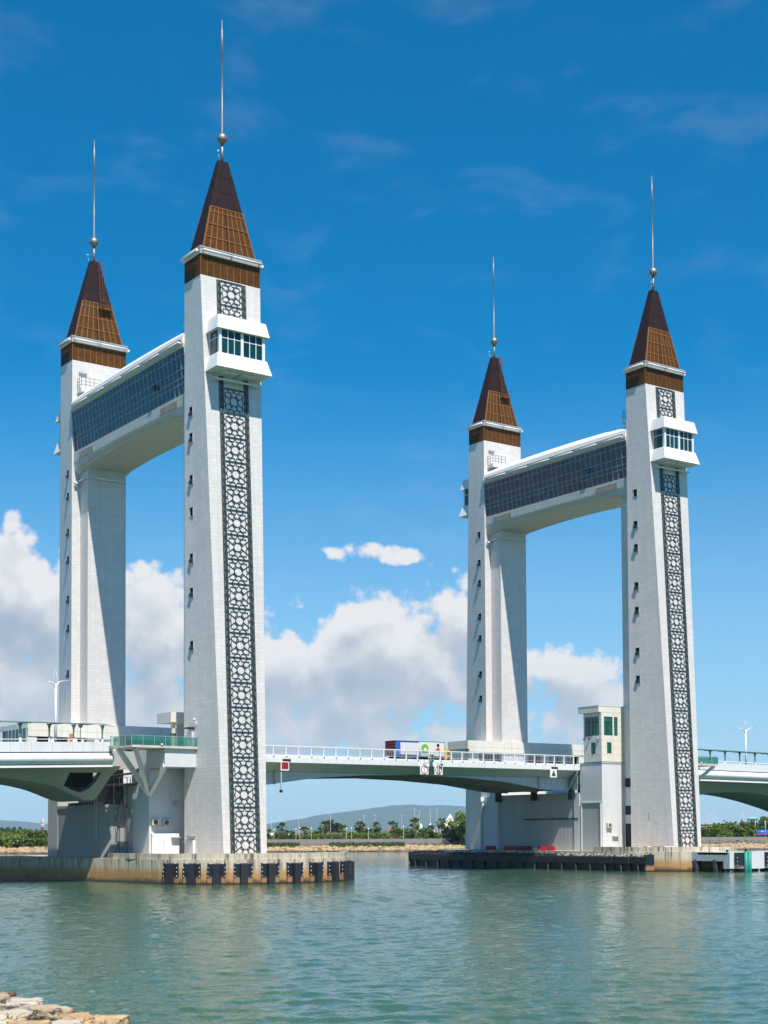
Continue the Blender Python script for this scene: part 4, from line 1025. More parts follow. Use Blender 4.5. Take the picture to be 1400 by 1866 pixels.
# ------------------------------------------------------------------ bascule leaves
def gz(x): # underside of the main girders, by distance from mid span
    s = abs(x - MX); P = [(0, 13.32), (8, 13.12), (16, 12.62), (20, 12.1), (23.5, 11.62), (26, 11.5), (29, 11.46)]
    for (a, h0), (b, h1) in zip(P, P[1:]):
        if s <= b: return h0 + (h1 - h0) * (s - a) / (b - a)
    return 11.46
def leaf(sx, label):
    t = thing('bascule_leaf', label, 'bascule leaf', (mir(sx), 0, 0), 'two leaves of the drawbridge deck')
    x0, x1 = 7.45, MX - .04
    def P(nm, mb, mt): return mb.ob(nm, mt, t, sx=sx)
    n = 24; X = [x0 + (x1 - x0) * i / n for i in range(n + 1)]; g = .012
    yr = lambda y, f: AY - y if f else y
    for i, (a, b) in enumerate(zip(X, X[1:])):
        a_, b_ = a + g, b - g
        for far in (False, True):
            f = lambda y: yr(y, far)
            if not far or i % 1 == 0:
                P('fascia_panel', MB().box(a_, b_, min(f(8.8), f(8.95)), max(f(8.8), f(8.95)), 14.42, 15.12), WPAN)
            za, zb = max(gz(a) , 0), gz(b)
            if far: continue
            P('overhang_panel', MB().hexa([(a_, 8.96, 14.34), (b_, 8.96, 14.34), (a_, 8.96, 14.42), (b_, 8.96, 14.42), (a_, 11.0, 13.36), (b_, 11.0, 13.36), (a_, 11.0, 13.5), (b_, 11.0, 13.5)]), GIRD)
            if 13.34 - min(za, zb) > .05:
                nn = 2 if 13.34 - min(za, zb) > 1.2 else 1
                for k in range(nn):
                    ta, tb = 13.34 + (za - 13.34) * k / nn - .01, 13.34 + (zb - 13.34) * k / nn - .01
                    ba, bb = 13.34 + (za - 13.34) * (k + 1) / nn + .01, 13.34 + (zb - 13.34) * (k + 1) / nn + .01
                    P('girder_panel', MB().hexa([(a_, 10.96, ba), (b_, 10.96, bb), (a_, 11.05, ba), (b_, 11.05, bb), (a_, 10.96, ta), (b_, 10.96, tb), (a_, 11.05, ta), (b_, 11.05, tb)]), GFACE)
    # main girders, cross beams, slab
    for y_ in (11.06, AY / 2 - .25, 24.9):
        mb = MB()
        for a, b in zip(X, X[1:]):
            mb.face([(a, y_, gz(a)), (b, y_, gz(b)), (b, y_, 14.3), (a, y_, 14.3)]); mb.face([(b, y_ + .5, gz(b)), (a, y_ + .5, gz(a)), (a, y_ + .5, 14.3), (b, y_ + .5, 14.3)])
            mb.face([(a, y_ - .12, gz(a)), (a, y_ + .62, gz(a)), (b, y_ + .62, gz(b)), (b, y_ - .12, gz(b))][::-1])
        P('main_girder', mb, DSTEEL)
    for i in range(1, n, 3):
        a = X[i]; P('cross_beam', MB().box(a - .12, a + .12, 11.6, 24.9, max(gz(a) + .5, 13.0), 14.3), DSTEEL)
        if gz(a) < 12.9: P('cross_brace', MB().bar((a, 11.6, gz(a) + .2), (a, 18, 13.5), .16).bar((a, 24.9, gz(a) + .2), (a, 18.5, 13.5), .16), DSTEEL)
    P('deck_slab', MB().box(x0, x1, 8.97, AY - 8.97, 14.36, 15.0), DSTEEL)
    P('kerb', MB().box(x0, x1, 8.82, 9.3, 15.0, 15.32), WHITE); P('kerb', MB().box(x0, x1, AY - 9.3, AY - 8.82, 15.0, 15.32), WHITE)
    P('road_surface', MB().box(x0, x1, 9.31, AY - 9.31, 15.0, 15.06), ASPH)
    P('end_diaphragm', MB().box(x0 - .05, x0 + .1, 9.2, AY - 9.2, 11.6, 14.4), DSTEEL)
    P('end_bracket', MB().bar((x0 + .3, 8.95, 14.2), (x0 + .3, 10.9, 11.6), .25), GIRD)
    P('stiffener', MB().box(MX - 22.3 - .1, MX - 22.3 + .1, 10.7, 10.96, 11.7, 13.4), GIRD)
    # railing
    m_ = 15; st = (x1 - x0) / m_
    for far in (False, True):
        y_ = yr(9.05, far)
        for i in range(m_ + (0 if sx == 1 else 0)):
            x_ = x0 + st * (i + .5)
            inst('rail_post', cached('rail_post', lambda: MB().box(-.07, .07, -.08, .08, 0, 1.36), WHITE, 1), t, (sx * x_, y_, 15.12))
            if not far:
                inst('post_bolt', cached('post_bolt', lambda: MB().box(-.08, .08, -.30, -.26, -.02, .2), VOID, 1), t, (sx * x_, y_ + .05, 15.05))
                ib = MB()
                for k in range(1, 7): ib.box(x_ + st * k / 7 - .02, x_ + st * k / 7 + .02, y_ - .02, y_ + .02, 15.62, 16.34)
                ib.box(x_ + .08, x_ + st - .08, y_ - .025, y_ + .025, 15.58, 15.64); ib.box(x_ + .08, x_ + st - .08, y_ - .025, y_ + .025, 16.32, 16.37)
                P('rail_infill', ib, GREYP)
        P('top_rail', MB().box(x0, x1, y_ - .08, y_ + .08, 16.46, 16.58), WHITE)
    return t
leaf(1, 'left half of the white drawbridge deck, running from the nearest tower to mid span')
leaf(-1, 'right half of the white drawbridge deck, running from mid span to the control house')

# ================================================================== podium buildings behind
def podium(sx, label):
    t = thing('podium_building', label, 'building', (mir(sx), 0, 15.0), 'low podium buildings at the far towers')
    def P(nm, mb, mt): return mb.ob(nm, mt, t, sx=sx, loc=(0, 0, -15))
    x0, x1, y0, y1 = (-11.05, 13.5, 31.6, 41.5) if sx == 1 else (-16.5, 9.75, 31.6, 37.0)
    P('core', MB().box(x0 + .3, x1 - .1, y0 + 1.2, y1 - .1, 15.0, 19.9), CJOINT if sx == 1 else CREAM)
    P('void_wall', MB().box(x0 + .2, x1 - .2, y0 + .9, y0 + 1.0, 15.0, 18.2), VOID)
    P('roof', MB().box(x0 - .02, x1, y0 + .06, y1, 19.3, 19.98), CREAM)
    n = 18; w_ = (x1 - x0) / n
    for i in range(n):
        for z0, z1 in ((18.22, 19.0), (19.0, 20.05)):
            P('facade_panel', MB().box(x0 + w_ * i + .012, x0 + w_ * (i + 1) - .012, y0, y0 + .3, z0 + .012, z1 - .012), CREAM)
    cols = [x0 + .6, x0 + 3.6, x0 + 6.2, x0 + 9.6, x0 + 12.6] if sx == 1 else [x0 + 2, x0 + 6, x0 + 10]
    for i, c in enumerate(cols):
        hw = .65 if i in (0, 2) else .3
        P('column', MB().box(c - hw, c + hw, y0 + .1, y0 + .7, 15.0, 18.22), CREAM)
    for i in range(4 if sx == 1 else 2):
        a = x0 + 4.3 + i * 2.9
        P('shutter', MB().box(a, a + 1.9, y0 + .8, y0 + .88, 15.0, 17.6), mat('dark_green_shutter', (.02, .06, .05), .5))
    if sx == 1:
        for i in range(6):
            a = y0 + .5 + i * 1.25
            P('end_glazing', MB().box(x0 - .06, x0 + .02, a + .06, a + 1.2, 17.0, 19.3), LGLASS)
            P('end_mullion', MB().box(x0 - .1, x0 + .02, a - .05, a + .06, 16.9, 19.4), GIRD)
        P('green_awning', MB().hexa([(x0 - 6, y0 + .5, 16.4), (x0 - .1, y0 + .5, 16.9), (x0 - 6, y0 + 6, 16.4), (x0 - .1, y0 + 6, 16.9), (x0 - 6, y0 + .5, 16.55), (x0 - .1, y0 + .5, 17.05), (x0 - 6, y0 + 6, 16.55), (x0 - .1, y0 + 6, 17.05)]), GRNST)
    else:
        for i in range(4):
            for z0, z1 in ((18.7, 19.3), (19.32, 20.02)): P('end_panel', MB().box(x1 + .0, x1 + .25, y0 + .02 + i * 1.3, y0 + .02 + (i + 1) * 1.3 - .02, z0, z1), CREAM)
        P('end_wall', MB().box(x1 - 2.5, x1 - .3, y0 + .6, y0 + 5, 15, 18.7), CREAM)
    return t
podium(1, 'long low cream podium at the foot of the far left tower')
podium(-1, 'low cream podium with overhanging corner behind the truck')
t = thing('entrance_shelter', 'grey-green flat entrance roof on a post at the left flank of the nearest tower', 'shelter', (-3, 6, 15.1))
MB().box(-.6, 3.4, 0, 3.6, 3.55, 4.75).ob('roof', CREAM, t); MB().box(-.2, .2, .4, .8, 0, 3.55).ob('post', CABN, t)
MB().box(-.26, .26, .34, .86, 2.0, 2.25).ob('exit_board', mat('exit_green', (.01, .12, .03), .5), t); MB().box(.8, 1.1, .4, .6, .0, 1.3).ob('fire_box', RED, t)
MB().box(1.0, 3.2, 1.6, 1.75, 0, 3.5).ob('back_wall', WPAN, t)
for (x_, y0, y1, z0, z1, nm, mt_, px_) in ((sidex(16.3, 1), .1, .95, 15.4, 17.3, 'side_door', PWH, TB), (sidex(16.3, 1), .0, 1.05, 17.5, 17.65, 'door_canopy', VOID, TB), (sidex(4.2, 1), -.1, 1.25, 2.75, 4.75, 'side_door', PWH, TB), (sidex(5.2, 1), -.2, 1.3, 5.2, 5.3, 'door_canopy', GALV, TB)):
    MB().box(x_ - (.12 if 'door' == nm[-4:] else .6), x_ + .3, y0, y1, z0, z1).ob(nm, mt_, px_)
MB().tube([(-3.45, -.5, 17.6), (-3.9, -.5, 18.4)], .05, 6).sphere((-3.95, -.5, 18.5), .16, 8, 6).ob('camera_arm', WHITE, TB)
MB().tube([(-2.9, .2, 9.5), (-3.35, .2, 9.6), (-3.2, .2, 17)], .05, 6).ob('conduit', WPAN, TB)
MB().tube([(-3.2, -1.2, 7.9), (-3.5, -1.2, 8.2), (-3.5, -1.2, 7.3)], .05, 6).ob('lamp_arm', WHITE, TD)

# ================================================================== canopies, lamps, signs on the deck
def canopy(sx, label, xs, x0, x1, sl):
    t = thing('walkway_canopy', label, 'canopy', (mir(sx), 6.4, 15.6), 'green walkway canopies on the approaches')
    zo = lambda x: sl * (x - x1)
    def P(nm, mb, mt): return mb.ob(nm, mt, t, sx=sx)
    n = int((x1 - x0) / 1.7)
    for i in range(n):
        a, b = x0 + (x1 - x0) * i / n + .03, x0 + (x1 - x0) * (i + 1) / n - .03
        if i == n - 1: P('roof_pane', MB().hexa([(a, -1.0, 2.45 + zo(a)), (b, .0, 2.25), (a, 2.2, 2.65 + zo(a)), (b, 1.2, 2.35), (a, -1.0, 2.50 + zo(a)), (b, 0, 2.30), (a, 2.2, 2.70 + zo(a)), (b, 1.2, 2.40)]), CGLASS); continue
        P('roof_pane', MB().hexa([(a, -1.0, 2.45 + zo(a)), (b, -1.0, 2.45 + zo(b)), (a, 2.2, 2.65 + zo(a)), (b, 2.2, 2.65 + zo(b)), (a, -1.0, 2.5 + zo(a)), (b, -1.0, 2.5 + zo(b)), (a, 2.2, 2.7 + zo(a)), (b, 2.2, 2.7 + zo(b))]), CGLASS)
    for y_, z_ in ((-1.0, 2.42), (2.2, 2.62)): P('edge_beam', MB().bar((x0, y_, z_ + zo(x0)), (x1 - 1.6, y_, z_), .09), GRNST)
    for i in range(0, n, 2): a = x0 + (x1 - x0) * i / n; P('rafter', MB().bar((a, -1.0, 2.38 + zo(a)), (a, 2.2, 2.58 + zo(a)), .10, .16), GRNST)
    for x_ in xs:
        z_ = zo(x_)
        P('post_base', MB().tube([(x_, 0, -.7 + z_), (x_, 0, 1.15 + z_)], .13, 8), WHITE)
        mb = MB(); pr = [(.07, 1.15), (.08, 1.6), (.11, 1.95), (.2, 2.2), (.36, 2.38)]
        for d in (0, 1):
            q = [(-w_, z) for w_, z in pr] + [(w_, z) for w_, z in pr[::-1]]
            for s in (-.05, .05): mb.face([((x_ + u, s, v + z_) if d == 0 else (x_ + s, u, v + z_)) for u, v in q])
        P('flared_bracket', mb, GRNST)
    return t
canopy(1, 'green glass walkway canopy on the left approach, in front of the cream podium', [-35.4, -32, -28.7, -25.3, -21.9, -18.5, -15.6, -12.1], -42, -10.5, .012)
canopy(-1, 'green walkway canopy on the right approach with four flared posts showing', [-38.4, -35, -31.6, -28.2, -24.6, -21.2, -17.8, -14.4], -46, -12, .012)
def lamp(x, y, z0, hgt, arm, label, tilt=(.45, .9)):
    t = thing('street_lamp', label, 'street lamp', (x, y, z0), 'tall double-arm street lamps on the approaches')
    MB().tube([(0, 0, 0), (0, 0, hgt)], [.17, .11], 10).ob('pole', WHITE, t)
    for s, k in zip((-1, 1), tilt):
        MB().tube([(0, 0, hgt - .5), (s * .12 * arm, 0, hgt + .02), (s * .35 * arm, 0, hgt + .25 * k + .1), (s * .8 * arm, 0, hgt + .5 * k)], [.09, .08, .06, .05], 8).ob('arm', WHITE, t)
        MB().hexa([(s * .75 * arm, -.12, hgt + .5 * k - .04), (s * 1.15 * arm, -.1, hgt + .55 * k), (s * .75 * arm, .12, hgt + .5 * k - .04), (s * 1.15 * arm, .1, hgt + .55 * k), (s * .75 * arm, -.1, hgt + .5 * k + .08), (s * 1.15 * arm, -.06, hgt + .55 * k + .06), (s * .75 * arm, .1, hgt + .5 * k + .08), (s * 1.15 * arm, .06, hgt + .55 * k + .06)]).ob('lamp_head', GALV, t)
    MB().tube([(-.05, 0, hgt), (-.3, 0, hgt + .7), (-.08, 0, hgt + 1.6), (0, 0, hgt + 1.65), (.25, 0, hgt + .7), (.05, 0, hgt)], .02, 5).sphere((0, 0, hgt + 1.65), .10, 8, 5).ob('crown_hoop', WHITE, t)
lamp(-14.6, 14, 15.0, 8.2, 1.35, 'white double-arm lamp left of the far left tower')
lamp(106.5, 14, 14.8, 7.4, 2.9, 'white double-arm lamp on the right approach')
t = thing('road_sign', 'small round sign with red rim on a brown pole in front of the cream podium', 'road sign', (-14.1, 8, 15.0)); MB().tube([(0, 0, 0), (0, 0, 2.7)], .05, 8).ob('pole', mat('brown_pole', (.35, .17, .08), .6), t)
MB().tube([(0, -.03, 2.95), (0, -.06, 2.95)], .28, 16).ob('rim', RINGR, t); MB().tube([(0, -.06, 2.95), (0, -.075, 2.95)], .2, 16).ob('disc', mat('sign_grey', (.45, .42, .4), .5), t)
t = thing('notice_board', 'narrow orange board standing beside the left lamp pole', 'board', (-13.9, 11, 15.0)); MB().box(-.22, .22, -.06, .06, .2, 2.2).ob('panel', ORNG, t); MB().box(-.05, .05, .06, .1, 0, 2.2).ob('post', GALV, t)

def navsign(x0, x1, z0, z1, kind, label):
    cx_, cz_ = (x0 + x1) / 2, (z0 + z1) / 2; w_ = (x1 - x0) / 2; h_ = (z1 - z0) / 2
    t = thing('navigation_sign', label, 'navigation sign', (cx_, 8.62, cz_), 'navigation signs hung on the deck edge')
    MB().box(-w_, w_, -.05, .05, -h_, h_).ob('board', SWHITE, t)
    if kind == 'red': MB().box(-w_ + .12, w_ - .12, -.09, -.05, -h_ + .2, h_ - .1).ob('red_square', SRED, t)
    if kind == 'green':
        mb = MB(); tri = [(-.42, -.38), (.42, -.38), (0, .5)]
        mb.face([(a, -.09, b) for a, b in tri]); mb.ob('green_triangle', SGREEN, t)
    if kind in ('one', 'two'):
        mb = MB(); m_ = 28; R1, R2 = .58, .47
        for i in range(m_):
            a, b = 2 * pi * i / m_, 2 * pi * (i + 1) / m_
            mb.face([(R1 * cos(a), -.075, R1 * sin(a)), (R1 * cos(b), -.075, R1 * sin(b)), (R2 * cos(b), -.075, R2 * sin(b)), (R2 * cos(a), -.075, R2 * sin(a))][::-1])
        mb.ob('red_ring', RINGR, t)
        if kind == 'one': MB().box(-.05, .05, -.09, -.06, -.45, .45).ob('bar', GREYP, t)
        else:
            MB().box(-.22, -.10, -.09, -.06, -.48, .48).ob('bar', RINGR, t); MB().box(.06, .2, -.09, -.06, -.5, .5).ob('bar', mat('bar_dark', (.13, .03, .05), .5), t)
    MB().box(-.08, .08, 0.06, .3, h_ - .2, h_ + .25).ob('hanger', GALV, t)
    if kind in ('one', 'two'): MB().tube([(.1, -.1, h_ - .1), (.1, -.45, h_ + .35), (.5, -.5, h_ + .55)], .045, 6).ob('lamp_arm', GALV, t)
    if kind == 'two': MB().sphere((.38, -.3, h_ + .1), .16, 8, 6).ob('lamp', VOID, t)
    if kind in ('red', 'green'):
        MB().box(-.2, .9, .0, .18, h_ + .02, h_ + .32).ob('bracket', VOID, t)
        if kind == 'red': MB().box(-w_ + .05, -w_ + .2, .05, .2, -3.0, -h_).ob('pole', GIRD, t); MB().box(-w_, -w_ + .3, .0, .3, -3.35, -3.0).ob('lamp', VOID, t)
navsign(13.05, 14.26, 13.38, 14.52, 'red', 'white-edged dark red square sign under the deck near the nearest tower')
navsign(34.91, 36.28, 13.31, 14.55, 'one', 'white square sign with red ring and a single thin grey bar')
navsign(37.32, 38.71, 13.31, 14.55, 'two', 'white square sign with red ring and two upright dark bars')
navsign(58.22, 59.47, 13.30, 14.50, 'green', 'white-edged sign with green triangle under the deck beside the control house')
t = thing('signal_mast', 'grey signal mast with louvred lamp heads clipped to the railing at mid span', 'signal', (36.85, 8.6, 14.3)); MB().tube([(0, 0, 0), (0, 0, 2.0)], .07, 8).ob('pole', GALV, t)
for k in range(3):
    h_ = MB().box(-.28, .28, -.2, .1, .75 + k * .36, 1.02 + k * .36).ob('lamp_head', GIRD, t); MB().box(-.2, .2, -.26, -.2, .85 + k * .36, .95 + k * .36).ob('lens', VOID, h_)

# ================================================================== truck on the deck
t = thing('box_truck', 'box truck with yellow cab and blue, white and red painted sides on the deck', 'truck', (33.5, 12.3, 15.06))
MB().box(.06, 8.46, .02, 2.38, .98, 2.92).ob('cargo_box', BLUE, t)
MB().box(0, .06, 0, 2.4, .95, 2.95).ob('rear_door', TRED, t); MB().box(-.02, 8.5, -.02, 2.42, 2.92, 2.99).ob('roof', mat('box_roof_grey', (.12, .1, .1), .6), t)
MB().box(8.44, 8.5, 0, 2.4, .95, 2.95).ob('front_frame', VOID, t)
MB().box(.85, 4.0, -.012, .02, 1.1, 2.74).ob('white_panel', PWH, t); MB().box(4.0, 8.42, -.008, .02, .98, 2.90).ob('side_panel', mat('pale_panel', (.66, .68, .62), .5), t)
d_ = MB(); d_.tube([(5.0, -.01, 2.0), (5.0, -.03, 2.0)], .62, 18).ob('green_disc', LIME, t)
MB().tube([(5.05, -.03, 1.85), (5.05, -.04, 1.85)], .25, 14).ob('white_disc', SWHITE, t)
MB().tube([(7.3, -.01, 2.5), (7.3, -.03, 2.5)], .24, 14).ob('dark_disc', VOID, t)
mb = MB(); mb.face([(6.6, -.02, 1.7), (7.5, -.02, 1.6), (7.6, -.02, 2.0), (7.25, -.02, 2.25), (7.0, -.02, 1.95)]); mb.ob('red_patch', RINGR, t)
mb = MB(); mb.face([(4.0, -.014, 2.2), (4.3, -.014, .98), (4.0, -.014, .98)]); mb.ob('blue_patch', BLUE, t)
MB().hexa([(8.6, .1, .5), (10.2, .1, .5), (8.6, 2.3, .5), (10.2, 2.3, .5), (8.6, .2, 2.45), (9.55, .2, 1.75), (8.6, 2.2, 2.45), (9.55, 2.2, 1.75)]).ob('cab', YEL, t)
MB().hexa([(9.0, .1, 1.3), (9.6, .1, 1.3), (9.0, .14, 1.3), (9.6, .14, 1.3), (9.0, .16, 1.85), (9.4, .16, 1.7), (9.0, .2, 1.85), (9.4, .2, 1.7)]).ob('side_window', DGLASS, t)
MB().box(.3, 8.6, .5, 1.9, .5, .95).ob('chassis', VOID, t)
for x_ in (1.3, 2.5, 9.4):
    for y_ in (.0, 2.1): MB().tube([(x_, y_, .5), (x_, y_ + .3, .5)], .5, 14).ob('wheel', TIRE, t)

# ================================================================== barriers and the jetty on the right
def barrier(x, y, L, rz, mt_, label, seg=2):
    t = thing('water_barrier', label, 'barrier', (x, y, 2.72), 'plastic barriers on the right caisson', rz)
    for k in range(seg):
        a = -L / 2 + L * k / seg + .03; b = -L / 2 + L * (k + 1) / seg - .03
        MB().hexa([(a, -.28, 0), (b, -.28, 0), (a, .28, 0), (b, .28, 0), (a + .06, -.1, .66), (b - .06, -.1, .66), (a + .06, .1, .66), (b - .06, .1, .66)]).ob('block', mt_[k % len(mt_)], t)
        MB().box(a + .2, b - .2, -.3, .3, .0, .12).ob('foot', VOID, t)
barrier(62.4, 14.2, 3.2, pi / 2 + .15, [RED], 'bright red plastic barrier in the sun beside the pier corner')
barrier(62.5, 27.3, 2.2, pi / 2, [RED], 'red barrier in the deck shade, farthest along the pier wall')
barrier(62.4, 22.4, 3.4, pi / 2 - .1, [RED], 'long dark red barrier in the deck shade, middle of the pier wall')
barrier(62.3, 18.9, 2.6, pi / 2 + .1, [RED], 'red barrier in the deck shade, nearest the sunlit one')
barrier(64.6, -3.6, 4.4, pi / 2 - 1.2, [PWH, RED, PWH], 'white and red barrier in front of the lattice tower on the right', 3)
barrier(66.4, -5.6, 3.2, -.35, [RED, PWH], 'red and white barrier nearer the kerb under the lattice tower', 2)
t = thing('rubble_heap', 'small heap of pale rubble beside the bright red barrier', 'rubble', (62.2, 16.6, 2.72))
for k in range(9):
    r_ = random.uniform(.12, .3); a, b = random.uniform(-.5, .5), random.uniform(-1.2, 1.2)
    MB().box(a - r_, a + r_, b - r_, b + r_, 0, r_ * 1.6).ob('chunk', SLABC, t)

t = thing('mooring_dolphin', 'grey L-shaped concrete jetty with black fenders and teal piles at the right edge', 'jetty', (66.5, -17.2, 0))
MB().box(0, 1.3, .0, 7.0, 1.45, 2.62).ob('side_beam', JET, t); MB().box(-.02, 1.2, .0, 1.0, .45, 1.64).ob('corner_leg', JET, t)
MB().box(0, 20, .3, 5.5, 2.3, 2.60).ob('deck_slab', JET, t); MB().box(.0, .8, -.08, .0, .5, 2.66).ob('sunlit_end_strip', PWH, t)  # white strip paints in the sunlit narrow side of the grey concrete
for y_ in (2.6, 6): MB().tube([(.5, y_, -2), (.5, y_, 1.65)], .55, 14).ob('pile', BLACK, t)
MB().tube([(.6, .6, -2), (.6, .6, .45)], .6, 14).ob('pile', BLACK, t)
for k in range(5):
    a = .95 + k * 6.0
    f_ = MB().box(a, a + 1.55, -.42, -.02, .55, 2.6).ob('fender_panel', FEND, t)
    for z in (.9, 1.4, 1.9): inst('bolt', BME, f_, (a + .12, -.45, z))
    for q in (1.75, 2.45): MB().tube([(a + q, -.5, -2), (a + q, -.5, 2.72)], .28, 12).ob('teal_pile', TEAL, t)
    MB().box(a + 2.9, a + 5.9, -.12, .0, .42, 2.62).ob('white_panel', PWH, t)
    MB().box(a + .8, a + 5.5, .6, 1.4, -2, .42).ob('pile_cap', BLACK, t)
for x_ in (1.9, 5.6): MB().tube([(x_, 2, 2.6), (x_, 2, 2.75), (x_, 2, 2.85), (x_, 2, 2.95)], [.14, .12, .22, .2], 10).ob('bollard', VOID, t)

# ================================================================== vegetation
LEAF1 = mat('leaf_mid', (.05, .09, .02), .55, fn=f_leaf((.05, .105, .010), (.125, .195, .022)))
LEAF2 = mat('leaf_bright', (.08, .13, .02), .55, fn=f_leaf((.085, .15, .012), (.18, .25, .025)))
LEAF3 = mat('leaf_dark', (.03, .06, .02), .55, fn=f_leaf((.028, .066, .010), (.08, .145, .022)))
LEAFG = mat('leaf_grey', (.05, .065, .05), .6, fn=f_leaf((.045, .06, .045), (.075, .09, .065)))
TRUNK = mat('trunk_bark', (.12, .09, .06), .9, fn=f_dirty((.13, .10, .07), .5, 4))
def crown_mesh(seed, w_, h_, n, ls, mt_, base=.15):
    rnd = random.Random(seed); mb = MB(); cl = []
    for k in range(14):
        a = rnd.uniform(0, 2 * pi); r = rnd.uniform(0, .72) ** .8 * w_; z = h_ * rnd.uniform(base + .12, .9)
        r *= math.sqrt(max(.15, 1 - ((z / h_ - .45) / .62) ** 2)); cl.append((r * cos(a), r * sin(a), z, rnd.uniform(.22, .4) * w_))
    for i in range(n):
        c = cl[i % len(cl)]; v = Vector((rnd.gauss(0, 1), rnd.gauss(0, 1), rnd.gauss(0, 1))).normalized() * c[3] * rnd.uniform(.55, 1.08)
        p = Vector(c[:3]) + Vector((v.x, v.y, v.z * .8)); p.z = max(p.z, .1 * h_ * rnd.random())
        nrm = (v.normalized() + Vector((rnd.gauss(-.08, .38), rnd.gauss(-.3, .38), rnd.gauss(.55, .38)))).normalized()
        e = nrm.orthogonal().normalized(); e = Matrix.Rotation(rnd.uniform(0, 6.3), 3, nrm) @ e; g = nrm.cross(e); s = ls * rnd.uniform(.6, 1.3)
        mb.face([p - e * s, p + g * s * .5, p + e * s, p - g * s * .5])
    return mb.mesh('crown', mt_)
CR = {k: crown_mesh(*a) for k, a in dict(bush=(1, 3.6, 3.9, 900, .42, LEAF1, 0), bush2=(2, 4.2, 3.3, 900, .42, LEAF2, 0), bush3=(3, 3.2, 4.6, 900, .42, LEAF3, 0), tree=(4, 3.6, 7.5, 1500, .45, LEAF1, .3), big=(5, 4.2, 8.8, 2400, .42, LEAF2, .15), thin=(6, 2.2, 7.5, 420, .5, LEAFG, .2), hedge=(9, 3.4, 3.0, 1000, .36, LEAF2, 0)).items()}
TRM = MB().tube([(0, 0, -.3), (.05, .02, 1.5), (-.05, .05, 3.2), (.1, 0, 5)], [.22, .17, .12, .05], 7).tube([(.0, .03, 2.2), (.8, .3, 3.8)], [.09, .03], 5).tube([(0, .03, 2.6), (-.9, -.2, 4.0)], [.09, .03], 5).mesh('trunk', TRUNK)
def plant(nm, key, X, D, z, sc, label, cat, group, szz=1.0, trunk=True):
    t = thing(nm, label, cat, tuple(cp(X, D, z)), group, random.uniform(0, 6.28))
    o_ = inst('crown', CR[key], t, scale=(sc, sc, sc * szz))
    if trunk: inst('trunk', TRM, t, scale=(sc, sc, sc * szz))
    return t
ORD = 'first second third fourth fifth sixth seventh eighth ninth tenth eleventh twelfth thirteenth fourteenth fifteenth sixteenth seventeenth eighteenth nineteenth twentieth twenty-first twenty-second twenty-third twenty-fourth twenty-fifth twenty-sixth'.split()
def Xp(px, D): return (px - 700) / 2641.5 * D
# palms with fan leaves
def palm_crown(seed):
    rnd = random.Random(seed); mb = MB()
    for i in range(26):
        a = rnd.uniform(0, 2 * pi); el_ = rnd.uniform(-.2, 1.3) if i > 8 else rnd.uniform(-.9, -.3); L = rnd.uniform(.8, 1.15)
        d = Vector((cos(a) * cos(el_), sin(a) * cos(el_), sin(el_))); st = d * L * .5; s = Vector((-sin(a), cos(a), 0)); u = s.cross(d)
        tilt = rnd.uniform(-.6, .6); s2 = s * cos(tilt) + u * sin(tilt)
        mb.bar((0, 0, 0), st, .03)
        for k in range(-4, 5):
            an = k * .30; lf = L * (.62 - .04 * abs(k)); q = d * cos(an) + s2 * sin(an); w_ = (s2 * cos(an) - d * sin(an)) * lf * .13
            tip = st + q * lf - Vector((0, 0, .14)); mid = st + q * lf * .55
            mb.face([st, mid - w_, tip, mid + w_])
    return mb.mesh('crown', LEAF2 if seed % 2 else LEAF1)
PC = [palm_crown(i) for i in range(4)]
def skirt(seed):
    rnd = random.Random(seed); mb = MB()
    for i in range(16):
        a = rnd.uniform(0, 2 * pi); mb.face([(0, 0, .1), (cos(a) * .5, sin(a) * .5, -.5), (cos(a + .3) * .45, sin(a + .3) * .45, -1.1)])
    return mb.mesh('dead_fronds', mat('dead_frond', (.22, .15, .07), .8))
SKM = skirt(3)
PTR = MB().tube([(0, 0, -.5), (.03, 0, .5), (0, .03, 1)], [.2, .17, .14], 8).mesh('trunk', TRUNK)
for no, (px, py) in enumerate(sorted(((489, 1508), (513, 1497), (524, 1511), (554, 1504), (590, 1496), (623, 1501), (655, 1494), (651, 1519), (686, 1497), (716, 1495), (724, 1509), (756, 1490), (775, 1514), (804, 1489), (640, 1514), (533, 1513)))):
    D = random.uniform(448, 462); h_ = (1517 - py) * D / 2641 + 5.5 - 2.6; X = Xp(px, D)
    sc = 1.9 if py < 1506 else 1.5
    t = thing('fan_palm', ('tall' if py < 1506 else 'short') + ' fan palm, ' + ORD[no] + ' palm along the far bank counted from the nearest tower', 'palm tree', tuple(cp(X, D, 2.5)), 'fan palms on the far bank', random.uniform(0, 6))
    inst('trunk', PTR, t, scale=(1, 1, max(.8, h_ - sc * .8)))
    inst('crown', random.choice(PC), t, (0, 0, h_ - sc * .9), scale=(sc, sc, sc * 1.05)); inst('dead_fronds', SKM, t, (0, 0, h_ - sc), scale=(sc, sc, sc))
GB = 'bushes along the far bank'
for no, px in enumerate(range(486, 850, 15)):
    k = random.choice(['bush', 'bush2', 'hedge', 'bush2', 'bush3']) ; D = random.uniform(466, 485); sc = (.9 if px < 560 else 1.0 if px < 660 else 1.15) * random.uniform(.8, 1.1)
    plant('bush', k, Xp(px + random.uniform(-4, 4), D), D, 2.4, sc, ORD[no] + ' rounded bush behind the fan palms, counting from the nearest tower', 'bush', GB, trunk=False)
